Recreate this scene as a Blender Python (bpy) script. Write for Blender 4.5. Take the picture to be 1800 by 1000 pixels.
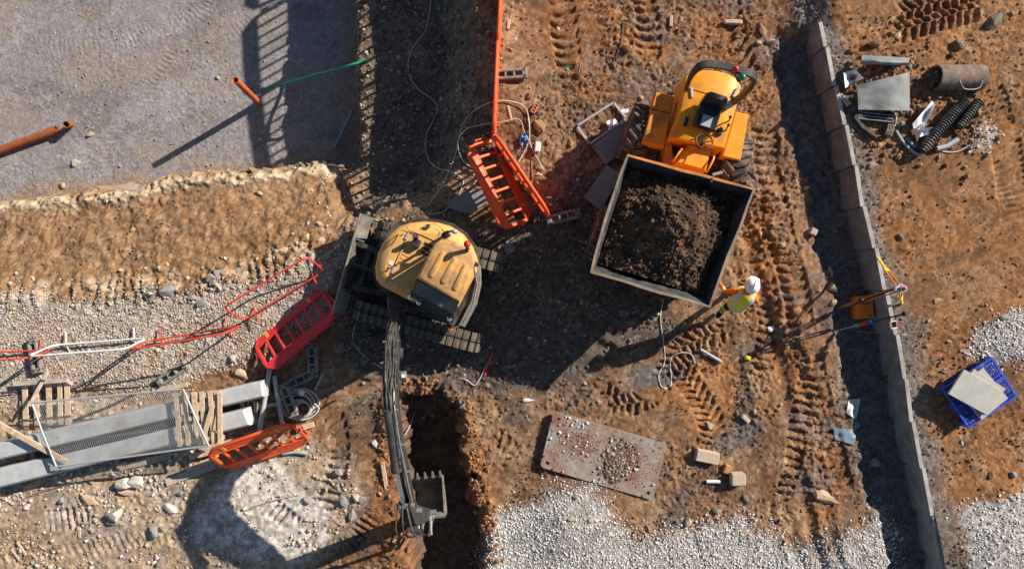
import bpy, bmesh, math, random
import numpy as np
from mathutils import Vector, Matrix

for _o in list(bpy.data.objects):
    bpy.data.objects.remove(_o, do_unlink=True)
SC = bpy.context.scene
COL = SC.collection
R = math.radians

# ---------------------------------------------------------------- camera
CAMH = 15.0
cam_d = bpy.data.cameras.new('camera')
cam_d.sensor_fit = 'HORIZONTAL'
cam_d.angle = 2 * math.atan(11.25 / 15.0)
cam_d.clip_start = 0.1
cam_d.clip_end = 2000
cam = bpy.data.objects.new('camera', cam_d)
cam.location = (0, 0, CAMH)
cam.rotation_euler = (0, 0, 0)
COL.objects.link(cam)
SC.camera = cam

# ---------------------------------------------------------------- light
SUN_EL, SUN_AZ = 27.5, 31.5          # azimuth measured from +X towards +Y
world = bpy.data.worlds.new('World')
SC.world = world
world.use_nodes = True
wn = world.node_tree.nodes
sky = wn.new('ShaderNodeTexSky')
sky.sky_type = 'NISHITA'
sky.sun_disc = False
sky.sun_elevation = R(SUN_EL)
sky.sun_rotation = R(90 - SUN_AZ)
sky.air_density = 1.0
sky.dust_density = 0.4
world.node_tree.links.new(sky.outputs[0], wn['Background'].inputs[0])
wn['Background'].inputs[1].default_value = 0.058
sd = bpy.data.lights.new('sun', 'SUN')
sd.energy = 5.0
sd.angle = R(0.5)
sd.color = (1.0, 0.92, 0.81)
sun = bpy.data.objects.new('sun', sd)
sun.location = (20, 12, 20)
_a, _e = R(SUN_AZ), R(SUN_EL)
sundir = Vector((math.cos(_e) * math.cos(_a), math.cos(_e) * math.sin(_a), math.sin(_e)))
sun.rotation_euler = (-sundir).to_track_quat('-Z', 'Y').to_euler()
COL.objects.link(sun)
SC.view_settings.view_transform = 'Standard'
SC.view_settings.look = 'None'
SC.view_settings.gamma = 1.0
SC.view_settings.use_curve_mapping = False
SC.view_settings.exposure = 0.68

# ---------------------------------------------------------------- pixel -> place
def P(px, py, z=0.0):
    k = (CAMH - z) / 1200.0
    return Vector(((px - 900) * k, (500 - py) * k, z))
def P2(pts, z=0.0):
    return [tuple(P(a, b, z)[:2]) for a, b in pts]

# ---------------------------------------------------------------- noise
def _perm(seed):
    r = np.random.RandomState(seed)
    p = np.arange(512) % 256
    r.shuffle(p[:256]); p[256:] = p[:256]
    return p, r.rand(256).astype(np.float32)
_PC = {}
def vn(x, y, seed=0):
    if seed not in _PC: _PC[seed] = _perm(seed)
    p, val = _PC[seed]
    xf = np.floor(x); yf = np.floor(y)
    fx = (x - xf).astype(np.float32); fy = (y - yf).astype(np.float32)
    xi = xf.astype(np.int64) & 255; yi = yf.astype(np.int64) & 255
    fx = fx * fx * fx * (fx * (fx * 6 - 15) + 10); fy = fy * fy * fy * (fy * (fy * 6 - 15) + 10)
    x1 = (xi + 1) & 255; y1 = (yi + 1) & 255
    a = val[p[p[xi] + yi]]; b = val[p[p[x1] + yi]]; c = val[p[p[xi] + y1]]; d = val[p[p[x1] + y1]]
    return (a * (1 - fx) + b * fx) * (1 - fy) + (c * (1 - fx) + d * fx) * fy
def fbm(x, y, sc, octv=4, seed=0, gain=0.5):
    s = 0; a = 1; t = 0
    c, sn = math.cos(0.6), math.sin(0.6)
    for o in range(octv):
        s = s + a * vn(x * sc + 13.7 * o, y * sc - 7.3 * o, seed + o); t += a
        x, y = c * x - sn * y, sn * x + c * y
        a *= gain; sc *= 2.03
    return s / t
def sst(a, b, x):
    t = np.clip((x - a) / (b - a), 0, 1)
    return t * t * (3 - 2 * t)

# ---------------------------------------------------------------- mesh builder
ROOT = {}
class MB:
    def __init__(self, M=None):
        self.v = []; self.f = []; self.M = M
    def add(self, vs, fs):
        n = len(self.v)
        if self.M is not None: vs = [self.M @ Vector(v) for v in vs]
        self.v += [tuple(v) for v in vs]
        self.f += [tuple(i + n for i in f) for f in fs]
        return self
    def box(self, c, s, rot=None, bev=0.0, taper=None):
        hx, hy, hz = s[0] / 2, s[1] / 2, s[2] / 2
        b = min(bev, hx * .45, hy * .45, hz * .45)
        c = Vector(c)
        if rot is None: rot = Matrix.Identity(3)
        elif isinstance(rot, (int, float)): rot = Matrix.Rotation(rot, 3, 'Z')
        vs = []; idx = {}
        if b <= 0:
            for sx in (-1, 1):
                for sy in (-1, 1):
                    for sz in (-1, 1):
                        vs.append(c + rot @ Vector((sx * hx, sy * hy, sz * hz)))
            fs = [(0, 1, 3, 2), (4, 6, 7, 5), (0, 4, 5, 1), (2, 3, 7, 6), (0, 2, 6, 4), (1, 5, 7, 3)]
            return self.add(vs, fs)
        for sx in (-1, 1):
            for sy in (-1, 1):
                for sz in (-1, 1):
                    for ax in range(3):
                        d = [hx - b, hy - b, hz - b]
                        d[ax] += b
                        idx[(sx, sy, sz, ax)] = len(vs)
                        vs.append(c + rot @ Vector((sx * d[0], sy * d[1], sz * d[2])))
        fs = []
        I = idx
        for s_ in (-1, 1):
            q = [(1, 1), (-1, 1), (-1, -1), (1, -1)]
            if s_ < 0: q = q[::-1]
            fs.append(tuple(I[(s_, a, b_, 0)] for a, b_ in q))
            fs.append(tuple(I[(b_, s_, a, 1)] for a, b_ in q))
            fs.append(tuple(I[(a, b_, s_, 2)] for a, b_ in q))
        for a in (-1, 1):
            for b_ in (-1, 1):
                e = [I[(a, b_, -1, 0)], I[(a, b_, 1, 0)], I[(a, b_, 1, 1)], I[(a, b_, -1, 1)]]
                fs.append(tuple(e if a * b_ < 0 else e[::-1]))
                e = [I[(-1, a, b_, 1)], I[(1, a, b_, 1)], I[(1, a, b_, 2)], I[(-1, a, b_, 2)]]
                fs.append(tuple(e if a * b_ < 0 else e[::-1]))
                e = [I[(a, -1, b_, 0)], I[(a, 1, b_, 0)], I[(a, 1, b_, 2)], I[(a, -1, b_, 2)]]
                fs.append(tuple(e[::-1] if a * b_ < 0 else e))
        for sx in (-1, 1):
            for sy in (-1, 1):
                for sz in (-1, 1):
                    t = [I[(sx, sy, sz, k)] for k in range(3)]
                    fs.append(tuple(t if sx * sy * sz > 0 else t[::-1]))
        return self.add(vs, fs)
    def tube(self, pts, r, n=8, caps=True, closed=False, sq=None):
        pts = [Vector(p) for p in pts]
        m = len(pts)
        rs = r if isinstance(r, (list, tuple)) else [r] * m
        T = []
        for i in range(m):
            if closed: t = pts[(i + 1) % m] - pts[i - 1]
            else: t = pts[min(i + 1, m - 1)] - pts[max(i - 1, 0)]
            T.append(t.normalized() if t.length > 1e-9 else Vector((0, 0, 1)))
        up = Vector((0, 0, 1)) if abs(T[0].z) < .95 else Vector((0, 1, 0))
        N = (up - T[0] * up.dot(T[0])).normalized()
        vs = []
        for i in range(m):
            N = N - T[i] * N.dot(T[i])
            if N.length < 1e-6: N = T[i].orthogonal()
            N.normalize(); B = T[i].cross(N)
            for k in range(n):
                a = 2 * math.pi * (k + .5) / n
                vs.append(pts[i] + (N * math.cos(a) + B * math.sin(a)) * rs[i])
        fs = []
        for i in range(m if closed else m - 1):
            j = (i + 1) % m
            for k in range(n):
                l = (k + 1) % n
                fs.append((i * n + k, i * n + l, j * n + l, j * n + k))
        if caps and not closed:
            fs.append(tuple(range(n))[::-1]); fs.append(tuple((m - 1) * n + k for k in range(n)))
        return self.add(vs, fs)
    def pipe(self, p0, p1, r, wall, n=14):
        p0, p1 = Vector(p0), Vector(p1); t = (p1 - p0).normalized()
        a = t.orthogonal().normalized(); b = t.cross(a); vs = []; fs = []
        for p, rr in ((p0, r), (p1, r), (p1, r - wall), (p0, r - wall)):
            for k in range(n):
                g = 2 * math.pi * k / n
                vs.append(p + (a * math.cos(g) + b * math.sin(g)) * rr)
        for i in range(4):
            j = (i + 1) % 4
            for k in range(n):
                l = (k + 1) % n
                fs.append((i * n + k, i * n + l, j * n + l, j * n + k))
        return self.add(vs, fs)
    def loft(self, rings, cap0=True, cap1=True):
        n = len(rings[0]); vs = [v for r in rings for v in r]; fs = []
        for i in range(len(rings) - 1):
            for k in range(n):
                l = (k + 1) % n
                fs.append((i * n + k, i * n + l, (i + 1) * n + l, (i + 1) * n + k))
        if cap0: fs.append(tuple(range(n))[::-1])
        if cap1: fs.append(tuple((len(rings) - 1) * n + k for k in range(n)))
        return self.add(vs, fs)
    def prism(self, poly, z0, z1, top=None):
        poly = ccw(poly); top = ccw(top) if top else poly
        return self.loft([[(x, y, z0) for x, y in poly], [(x, y, z1) for x, y in top]])
    def rounded(self, poly, levels):
        """levels: (z, inset)"""
        poly = ccw(poly)
        return self.loft([[(x, y, z) for x, y in inset(poly, d)] for z, d in levels])
    def ball(self, c, r, n=12, m=8, s=(1, 1, 1), zmin=-1.0):
        c = Vector(c); rings = []
        a0 = math.asin(max(-1, zmin))
        for j in range(m + 1):
            a = a0 + (math.pi / 2 - a0) * j / m
            rr = max(math.cos(a), 0.02)
            rings.append([c + Vector((rr * math.cos(2 * math.pi * k / n) * r * s[0], rr * math.sin(2 * math.pi * k / n) * r * s[1], math.sin(a) * r * s[2])) for k in range(n)])
        return self.loft(rings)
    def build(self, name, mat, parent=None, smooth=None):
        me = bpy.data.meshes.new(name)
        off = Vector((0, 0, 0))
        if parent is not None: off = ROOT[parent.name]
        me.from_pydata([tuple(Vector(v) - off) for v in self.v], [], self.f)
        if smooth:
            me.polygons.foreach_set('use_smooth', [True] * len(me.polygons))
            me.set_sharp_from_angle(angle=R(smooth))
        if mat: me.materials.append(mat)
        o = bpy.data.objects.new(name, me)
        COL.objects.link(o)
        if parent is not None:
            o.parent = parent; ROOT[o.name] = off
        else:
            ROOT[o.name] = Vector((0, 0, 0))
        return o
    def thing(self, name, mat, label, cat, group=None, smooth=None):
        """a one-mesh thing whose origin sits at its base centre"""
        a = np.array(self.v); c = Vector(((a[:, 0].min() + a[:, 0].max()) / 2, (a[:, 1].min() + a[:, 1].max()) / 2, a[:, 2].min()))
        self.v = [tuple(Vector(v) - c) for v in self.v]
        o = self.build(name, mat, None, smooth)
        o.location = c
        return tag(o, label, cat, group)
def ccw(poly):
    s = sum(poly[i - 1][0] * poly[i][1] - poly[i][0] * poly[i - 1][1] for i in range(len(poly)))
    return list(poly) if s > 0 else list(poly)[::-1]
def inset(poly, d):
    n = len(poly); out = []
    for i in range(n):
        a = Vector(poly[i - 1]); b = Vector(poly[i]); c = Vector(poly[(i + 1) % n])
        e0 = (b - a).normalized(); e1 = (c - b).normalized()
        n0 = Vector((-e0.y, e0.x)); n1 = Vector((-e1.y, e1.x))
        m = (n0 + n1)
        if m.length < 1e-6: m = n0
        m.normalize(); q = max(.5, m.dot(n0))
        out.append(tuple(b + m * d / q))
    return out
def tag(o, label=None, cat=None, group=None, kind=None):
    if label: o['label'] = label
    if cat: o['category'] = cat
    if group: o['group'] = group
    if kind: o['kind'] = kind
    return o
def root(name, loc, label, cat, group=None):
    o = bpy.data.objects.new(name, None)
    o.empty_display_size = .2
    COL.objects.link(o)
    o.location = loc
    ROOT[o.name] = Vector(loc)
    return tag(o, label, cat, group)
def copy_tree(o, parent=None):
    c = o.copy(); COL.objects.link(c)
    if parent is not None: c.parent = parent
    for ch in list(o.children): copy_tree(ch, c)
    return c
def spline(pts, n=8):
    pts = [Vector(p) for p in pts]; out = []
    for i in range(len(pts) - 1):
        p0 = pts[max(i - 1, 0)]; p1 = pts[i]; p2 = pts[i + 1]; p3 = pts[min(i + 2, len(pts) - 1)]
        for k in range(n):
            t = k / n
            out.append(.5 * ((2 * p1) + (p2 - p0) * t + (2 * p0 - 5 * p1 + 4 * p2 - p3) * t * t + (3 * p1 - p0 - 3 * p2 + p3) * t ** 3))
    out.append(pts[-1])
    return out
def plane_mat(A, B, C):
    """local x along A->B, local z towards C, origin A"""
    A, B, C = Vector(A), Vector(B), Vector(C)
    x = (B - A).normalized(); z = C - A; z = (z - x * z.dot(x)).normalized(); y = z.cross(x)
    return Matrix(((x.x, y.x, z.x, A.x), (x.y, y.y, z.y, A.y), (x.z, y.z, z.z, A.z), (0, 0, 0, 1)))
def rotz(a): return Matrix.Rotation(a, 3, 'Z')

# ---------------------------------------------------------------- materials
MATS = {}
def mat(name, col, rough=.7, metal=0., var=.2, scale=5., dirt=None, damt=.4, dscale=2.5, bump=0., bscale=40., vcol=False, stretch=None, spec=.4):
    if name in MATS: return MATS[name]
    m = bpy.data.materials.new(name); m.use_nodes = True
    nt = m.node_tree; N = nt.nodes; L = nt.links
    bs = N['Principled BSDF']
    bs.inputs['Roughness'].default_value = rough; bs.inputs['Metallic'].default_value = metal
    bs.inputs['Specular IOR Level'].default_value = spec
    tc = N.new('ShaderNodeTexCoord'); vec = tc.outputs['Object']
    if stretch:
        mp = N.new('ShaderNodeMapping'); mp.inputs['Scale'].default_value = stretch
        L.new(vec, mp.inputs[0]); vec = mp.outputs[0]
    nz = N.new('ShaderNodeTexNoise'); nz.inputs['Scale'].default_value = scale; nz.inputs['Detail'].default_value = 6; nz.inputs['Roughness'].default_value = .65
    L.new(vec, nz.inputs['Vector'])
    mr = N.new('ShaderNodeMapRange'); mr.inputs['From Min'].default_value = .3; mr.inputs['From Max'].default_value = .7
    mr.inputs['To Min'].default_value = 1 - var; mr.inputs['To Max'].default_value = 1 + var
    L.new(nz.outputs['Fac'], mr.inputs['Value'])
    mul = N.new('ShaderNodeMix'); mul.data_type = 'RGBA'; mul.blend_type = 'MULTIPLY'; mul.inputs['Factor'].default_value = 1
    if vcol:
        at = N.new('ShaderNodeAttribute'); at.attribute_name = 'Col'; L.new(at.outputs['Color'], mul.inputs['A'])
    else:
        mul.inputs['A'].default_value = (*col, 1)
    L.new(mr.outputs[0], mul.inputs['B'])
    out = mul.outputs['Result']
    if dirt:
        n2 = N.new('ShaderNodeTexNoise'); n2.inputs['Scale'].default_value = dscale; n2.inputs['Detail'].default_value = 8; n2.inputs['Roughness'].default_value = .7
        L.new(tc.outputs['Object'], n2.inputs['Vector'])
        m2 = N.new('ShaderNodeMapRange'); m2.inputs['From Min'].default_value = .62 - .35 * damt; m2.inputs['From Max'].default_value = .78 - .2 * damt
        m2.inputs['To Max'].default_value = min(1, .35 + damt)
        L.new(n2.outputs['Fac'], m2.inputs['Value'])
        mx = N.new('ShaderNodeMix'); mx.data_type = 'RGBA'; mx.inputs['B'].default_value = (*dirt, 1)
        L.new(m2.outputs[0], mx.inputs['Factor']); L.new(out, mx.inputs['A']); out = mx.outputs['Result']
        m3 = N.new('ShaderNodeMapRange'); m3.inputs['To Min'].default_value = rough; m3.inputs['To Max'].default_value = .95
        L.new(m2.outputs[0], m3.inputs['Value']); L.new(m3.outputs[0], bs.inputs['Roughness'])
    L.new(out, bs.inputs['Base Color'])
    if bump:
        n3 = N.new('ShaderNodeTexNoise'); n3.inputs['Scale'].default_value = bscale; n3.inputs['Detail'].default_value = 6
        L.new(vec, n3.inputs['Vector'])
        bp = N.new('ShaderNodeBump'); bp.inputs['Strength'].default_value = bump; bp.inputs['Distance'].default_value = .02
        L.new(n3.outputs['Fac'], bp.inputs['Height']); L.new(bp.outputs[0], bs.inputs['Normal'])
    MATS[name] = m
    return m
DUST = (.30, .20, .12)
M_soil = mat('soil', (1, 1, 1), .95, var=.28, scale=45, vcol=True, bump=.75, bscale=55, spec=.15)
M_stone = mat('stone', (1, 1, 1), .9, var=.22, scale=25, vcol=True, bump=.3, bscale=60, spec=.2)
M_conc = mat('concrete', (.42, .41, .39), .85, var=.2, scale=9, dirt=(.24, .19, .145), damt=.48, dscale=1.8, bump=.25, bscale=70)
M_concd = mat('weathered_concrete', (.225, .232, .24), .9, var=.3, scale=4, dirt=(.14, .115, .095), damt=.5, dscale=2.2, bump=.4, bscale=40)
M_beam = mat('beam_concrete', (.43, .435, .435), .85, var=.14, scale=6, dirt=(.33, .25, .17), damt=.30, dscale=1.3, bump=.15, bscale=80)
M_foot = mat('foot_block', (.20, .19, .175), .9, var=.25, scale=9, dirt=(.34, .27, .19), damt=.45, dscale=6, bump=.3)
M_wood = mat('timber', (.56, .41, .27), .85, var=.32, scale=7, dirt=(.22, .16, .11), damt=.35, dscale=6, bump=.3, bscale=30)
M_woodg = mat('weathered_timber', (.46, .38, .30), .9, var=.32, scale=9, dirt=(.20, .16, .12), damt=.4, dscale=5, bump=.3, bscale=30)
M_bor = mat('orange_plastic', (.88, .095, .016), .5, var=.15, scale=4, dirt=(.42, .17, .09), damt=.34, dscale=7)
M_bpk = mat('red_plastic', (.70, .030, .036), .5, var=.15, scale=4, dirt=(.36, .12, .08), damt=.32, dscale=7)
M_refl = mat('reflector_amber', (.72, .35, .06), .4, var=.2, scale=20)
M_redt = mat('red_tube_paint', (.66, .045, .018), .45, var=.25, scale=14, dirt=(.35, .2, .13), damt=.35, dscale=9)
M_wht = mat('white_tube_paint', (.72, .71, .69), .5, var=.12, scale=14, dirt=(.42, .34, .26), damt=.3, dscale=9)
M_galv = mat('galvanised_steel', (.40, .41, .42), .55, metal=.3, var=.15, scale=20, dirt=(.35, .29, .23), damt=.25, dscale=8)
M_exy = mat('excavator_paint', (.70, .36, .10), .5, var=.14, scale=4, dirt=(.42, .275, .145), damt=.46, dscale=5)
M_exr = mat('excavator_roof_paint', (.66, .34, .10), .55, var=.16, scale=5, dirt=(.27, .17, .10), damt=.62, dscale=4.5)
M_dark = mat('dark_steel', (.045, .043, .042), .6, metal=.3, var=.35, scale=8, dirt=(.17, .135, .10), damt=.45, dscale=4)
M_boom = mat('grey_boom_paint', (.038, .039, .040), .5, metal=.1, var=.3, scale=6, dirt=(.11, .09, .072), damt=.34, dscale=3)
M_hose = mat('dusty_hose', (.06, .052, .043), .8, var=.4, scale=9, dirt=(.22, .175, .125), damt=.36, dscale=6)
M_hosed = mat('black_hose', (.03, .03, .03), .6, var=.4, scale=9, dirt=(.22, .18, .14), damt=.4, dscale=5)
M_worn = mat('worn_steel', (.34, .32, .29), .45, metal=.6, var=.3, scale=10, dirt=(.25, .17, .11), damt=.45, dscale=5)
M_chrome = mat('chrome_rod', (.60, .62, .65), .18, metal=1., var=.05)
M_pad = mat('track_pad', (.075, .066, .057), .85, var=.4, scale=9, dirt=(.22, .16, .105), damt=.5, dscale=5, bump=.3)
M_blade = mat('blade_steel', (.13, .12, .108), .6, metal=.2, var=.3, scale=5, dirt=(.38, .31, .22), damt=.5, dscale=3)
M_blk = mat('black_plastic', (.02, .02, .021), .45, var=.3, scale=8, dirt=(.14, .11, .085), damt=.3, dscale=6)
M_vinyl = mat('black_vinyl', (.014, .016, .02), .38, var=.2, scale=8, dirt=(.10, .09, .08), damt=.2, dscale=5)
M_duy = mat('dumper_paint', (.80, .30, .010), .45, var=.14, scale=4, dirt=(.40, .17, .05), damt=.40, dscale=5.5)
M_duf = mat('dumper_dirty_paint', (.72, .25, .012), .55, var=.15, scale=4, dirt=(.20, .10, .05), damt=.50, dscale=3.2)
M_tyre = mat('tyre_rubber', (.05, .047, .045), .85, var=.3, scale=9, dirt=(.26, .18, .12), damt=.5, dscale=5, bump=.2)
M_skin_ = mat('skip_lining', (.05, .052, .056), .6, metal=.25, var=.35, scale=5, dirt=(.20, .15, .115), damt=.4, dscale=3)
M_rim = mat('skip_rim', (.30, .25, .20), .7, metal=.1, var=.4, scale=7, dirt=(.20, .095, .045), damt=.55, dscale=3.5, bump=.2, bscale=20)
M_rimo = mat('skip_rim_orange', (.62, .22, .03), .6, var=.25, scale=5, dirt=(.22, .14, .09), damt=.55, dscale=4, bump=.2, bscale=20)
M_red = mat('red_lens', (.62, .02, .012), .2, var=.05)
M_green = mat('green_lens', (.01, .20, .11), .2, var=.05)
M_rust = mat('rusty_pipe', (.36, .105, .035), .7, metal=.1, var=.3, scale=9, dirt=(.16, .06, .035), damt=.45, dscale=4, bump=.15)
M_orpipe = mat('orange_drain_pipe', (.52, .13, .03), .6, var=.25, scale=6, dirt=(.24, .09, .04), damt=.45, dscale=4)
M_inner = mat('pipe_bore', (.05, .035, .03), .9, var=.3)
M_teal = mat('green_duct', (.03, .33, .20), .5, var=.2, scale=9, dirt=(.25, .3, .25), damt=.25)
M_blueg = mat('bluegrey_plastic', (.18, .24, .30), .5, var=.15, scale=9, dirt=(.3, .27, .23), damt=.3)
M_greyp = mat('grey_plastic', (.33, .36, .39), .55, var=.15, scale=9, dirt=(.36, .3, .24), damt=.3)
M_cable = mat('pale_cable', (.52, .50, .47), .6, var=.2, scale=15, dirt=(.33, .27, .2), damt=.3, dscale=9)
M_wplas = mat('white_plastic', (.72, .72, .74), .5, var=.1, scale=9, dirt=(.42, .3, .2), damt=.35, dscale=7)
M_bag = mat('blue_bag', (.05, .17, .38), .4, var=.3, scale=15)
M_sheet = mat('grey_membrane', (.19, .205, .205), .6, var=.16, scale=5, dirt=(.32, .25, .18), damt=.25, dscale=4, bump=.15, bscale=15)
M_plate = mat('road_plate_steel', (.34, .305, .265), .65, metal=.15, var=.22, scale=6, dirt=(.24, .125, .07), damt=.66, dscale=2.2, bump=.15, bscale=25)
M_bluep = mat('blue_pallet_plastic', (.025, .07, .42), .45, var=.15, scale=6, dirt=(.35, .38, .5), damt=.28, dscale=8)
M_slab = mat('paving_slab', (.40, .39, .35), .85, var=.10, scale=5, dirt=(.48, .45, .40), damt=.35, dscale=3, bump=.1)
M_brick = mat('orange_brick', (.50, .20, .10), .85, var=.2, scale=12, bump=.2)
M_tan = mat('tan_block', (.47, .37, .27), .9, var=.2, scale=12, bump=.25)
M_glass = mat('sky_teal_glass', (.04, .088, .108), .14, var=.1, dirt=(.07, .085, .09), damt=.25, dscale=3, spec=.6)  # teal base colour stands for the sky reflected in the cab glass
M_silver = mat('lamp_silver', (.75, .75, .75), .2, metal=.8, var=.1)
M_yel = mat('yellow_plastic', (.80, .52, .03), .5, var=.1)
M_orb = mat('orange_case', (.74, .22, .014), .5, var=.1, scale=5, dirt=(.4, .2, .08), damt=.2)
M_vcp = mat('clothing', (1, 1, 1), .85, var=.12, scale=22, vcol=True, bump=.35, bscale=24, spec=.2)
M_hat = mat('white_helmet', (.80, .81, .82), .35, var=.04)
M_blackpipe = mat('black_corrugated', (.028, .028, .03), .5, var=.3, scale=8, dirt=(.22, .185, .15), damt=.42, dscale=4)
M_blackpipe2 = mat('clean_black_corrugated', (.022, .024, .028), .45, var=.3, scale=8, dirt=(.09, .08, .07), damt=.3, dscale=4)
M_paper = mat('pale_sheet', (.55, .56, .56), .6, var=.1, dirt=(.4, .36, .3), damt=.2)
M_rebar = mat('rust_bar', (.25, .10, .05), .8, var=.3, scale=14)
M_green2 = mat('green_scrap', (.05, .40, .14), .5, var=.2)
M_straw = mat('twig', (.30, .21, .13), .9, var=.3, scale=14)
M_oldpipe = mat('old_clay_pipe', (.13, .095, .075), .8, var=.3, scale=6, dirt=(.34, .24, .16), damt=.5, dscale=4, bump=.3)
M_screen = mat('dark_screen', (.01, .012, .02), .15, var=.1)
M_bluel = mat('blue_paint', (.03, .06, .40), .45, var=.1)
# ================================================================ TERRAIN
CS = .1
cgx = np.arange(-24, 24 + CS, CS); cgy = np.arange(-16, 16 + CS, CS)
CGX, CGY = np.meshgrid(cgx, cgy)
def sdf_coarse(poly):
    d2 = np.full(CGX.shape, 1e9); ins = np.zeros(CGX.shape, bool); n = len(poly)
    for i in range(n):
        ax, ay = poly[i]; bx, by = poly[(i + 1) % n]
        ex, ey = bx - ax, by - ay; wx, wy = CGX - ax, CGY - ay
        t = np.clip((wx * ex + wy * ey) / (ex * ex + ey * ey + 1e-12), 0, 1)
        d2 = np.minimum(d2, (wx - ex * t) ** 2 + (wy - ey * t) ** 2)
        if abs(ey) > 1e-9:
            c = ((ay > CGY) != (by > CGY)) & (CGX < ex * (CGY - ay) / ey + ax)
            ins ^= c
    return np.where(ins, 1, -1) * np.sqrt(d2)
def csample(F, x, y):
    fx = np.clip((x - cgx[0]) / CS, 0, len(cgx) - 1.001); fy = np.clip((y - cgy[0]) / CS, 0, len(cgy) - 1.001)
    i = fx.astype(int); j = fy.astype(int); a = fx - i; b = fy - j
    return (F[j, i] * (1 - a) + F[j, i + 1] * a) * (1 - b) + (F[j + 1, i] * (1 - a) + F[j + 1, i + 1] * a) * b

GS = .025
gx0, gx1, gy0, gy1 = -13.6, 13.6, -7.9, 7.9
fx_ = np.arange(gx0, gx1 + 1e-6, GS); fy_ = np.arange(gy0, gy1 + 1e-6, GS)
ex_ = np.array([.15, .4, .9, 1.8, 3.5, 7, 14, 28, 60, 140, 300])
xs = np.concatenate([(gx0 - ex_)[::-1], fx_, gx1 + ex_]); ys = np.concatenate([(gy0 - ex_)[::-1], fy_, gy1 + ex_])
X, Y = np.meshgrid(xs, ys)
NE = len(ex_)
w1 = fbm(X, Y, 1.1, 4, 11) - .5; w2 = fbm(X, Y, 1.1, 4, 23) - .5
w3 = fbm(X, Y, 5., 3, 31) - .5; w4 = fbm(X, Y, 5., 3, 37) - .5
def zone(pts, z=0., warp=.5, fine=.18):
    S = sdf_coarse(P2(pts, z))
    return csample(S, X + w1 * warp + w3 * fine, Y + w2 * warp + w4 * fine)

PIT_Z, BENCH_Z, RIGHT_Z = -2.9, -1.5, .42
RIM = [(652, -600), (640, -60), (636, 60), (640, 150), (632, 250), (640, 294), (600, 302), (545, 300), (500, 308), (420, 318), (330, 322), (260, 340), (180, 345), (90, 356), (0, 378), (-200, 420), (-700, 480), (-700, -600)]
LOW = [(862, -600), (852, -60), (848, 40), (842, 120), (832, 200), (822, 265), (795, 330), (735, 372), (668, 392), (625, 418), (560, 447), (480, 480), (380, 502), (200, 516), (0, 527), (-200, 530), (-720, 540), (-720, -600)]
d_pit = zone(RIM, BENCH_Z, .38, .28)
d_low = zone(LOW, 0., .35, .2)
bank = BENCH_Z * sst(0, 1.05, d_low)
BZ = -1.05 + (BENCH_Z + 1.05) * sst(-6.5, -3.8, X)
t = np.clip(d_low, 0, None); lin = BZ * np.clip(t / (t + np.clip(-d_pit, 0, None) + 1e-6), 0, 1)
blend = sst(-4.4, -3.2, X)
low = np.where(d_pit > 0, BZ, lin * (1 - blend) + bank * blend)
H = np.where(d_low > 0, low, 0.)
pitf = sst(0.0, .42, d_pit)
H = H + (PIT_Z - H) * pitf
# raised lip on the left crest
crest = np.exp(-((d_pit + .12) / .13) ** 2) * sst(-3.6, -4.6, X)
H += crest * (.10 + .14 * (fbm(X, Y, 1.6, 3, 51) - .3))

# retaining wall line
JX = [1437, 1449, 1465, 1483, 1500, 1514, 1535, 1552, 1572, 1588, 1600, 1618, 1637, 1651, 1668, 1685]
JY = [40, 84, 152, 221, 292, 364, 437, 510, 589, 666, 742, 823, 907, 983, 1062, 1140]
WALL_Z = .50
WJ = [P(a, b, WALL_Z) for a, b in zip(JX, JY)]
wy = np.array([p.y for p in WJ][::-1]); wx = np.array([p.x for p in WJ][::-1])
wslope = (WJ[-1].x - WJ[0].x) / (WJ[-1].y - WJ[0].y)
wline = np.interp(Y, wy, wx)
wline = np.where(Y > wy[-1], wx[-1] + (Y - wy[-1]) * wslope, np.where(Y < wy[0], wx[0] + (Y - wy[0]) * wslope, wline))
sgn = (X - wline) * .97
endf = sst(5.2, 5.7, Y)
step = sst(.0, .05, sgn) * (1 - endf) + sst(-.9, .9, sgn + .5 * w1) * endf
H += RIGHT_Z * step
H -= .22 * sst(-1.02, -.66, sgn + .55 * w1 + .35 * w3) * (1 - sst(-.02, .03, sgn)) * (1 - endf)
# trench dug by the bucket
TR = [(698, 694), (692, 800), (700, 880), (712, 960), (722, 1100), (862, 1100), (846, 960), (830, 880), (818, 800), (808, 712), (770, 690)]
d_tr = zone(TR, 0., .42, .3)
trf = sst(-.06, .34, d_tr)
ramp = sst(-2.3, -3.3, Y)
H -= (.6 + .45 * ramp) * trf
spoil = np.exp(-((d_tr + .22) / .2) ** 2)
H += spoil * (.03 + .3 * np.clip(fbm(X, Y, 2.2, 4, 61) - .42, 0, 1))
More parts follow.
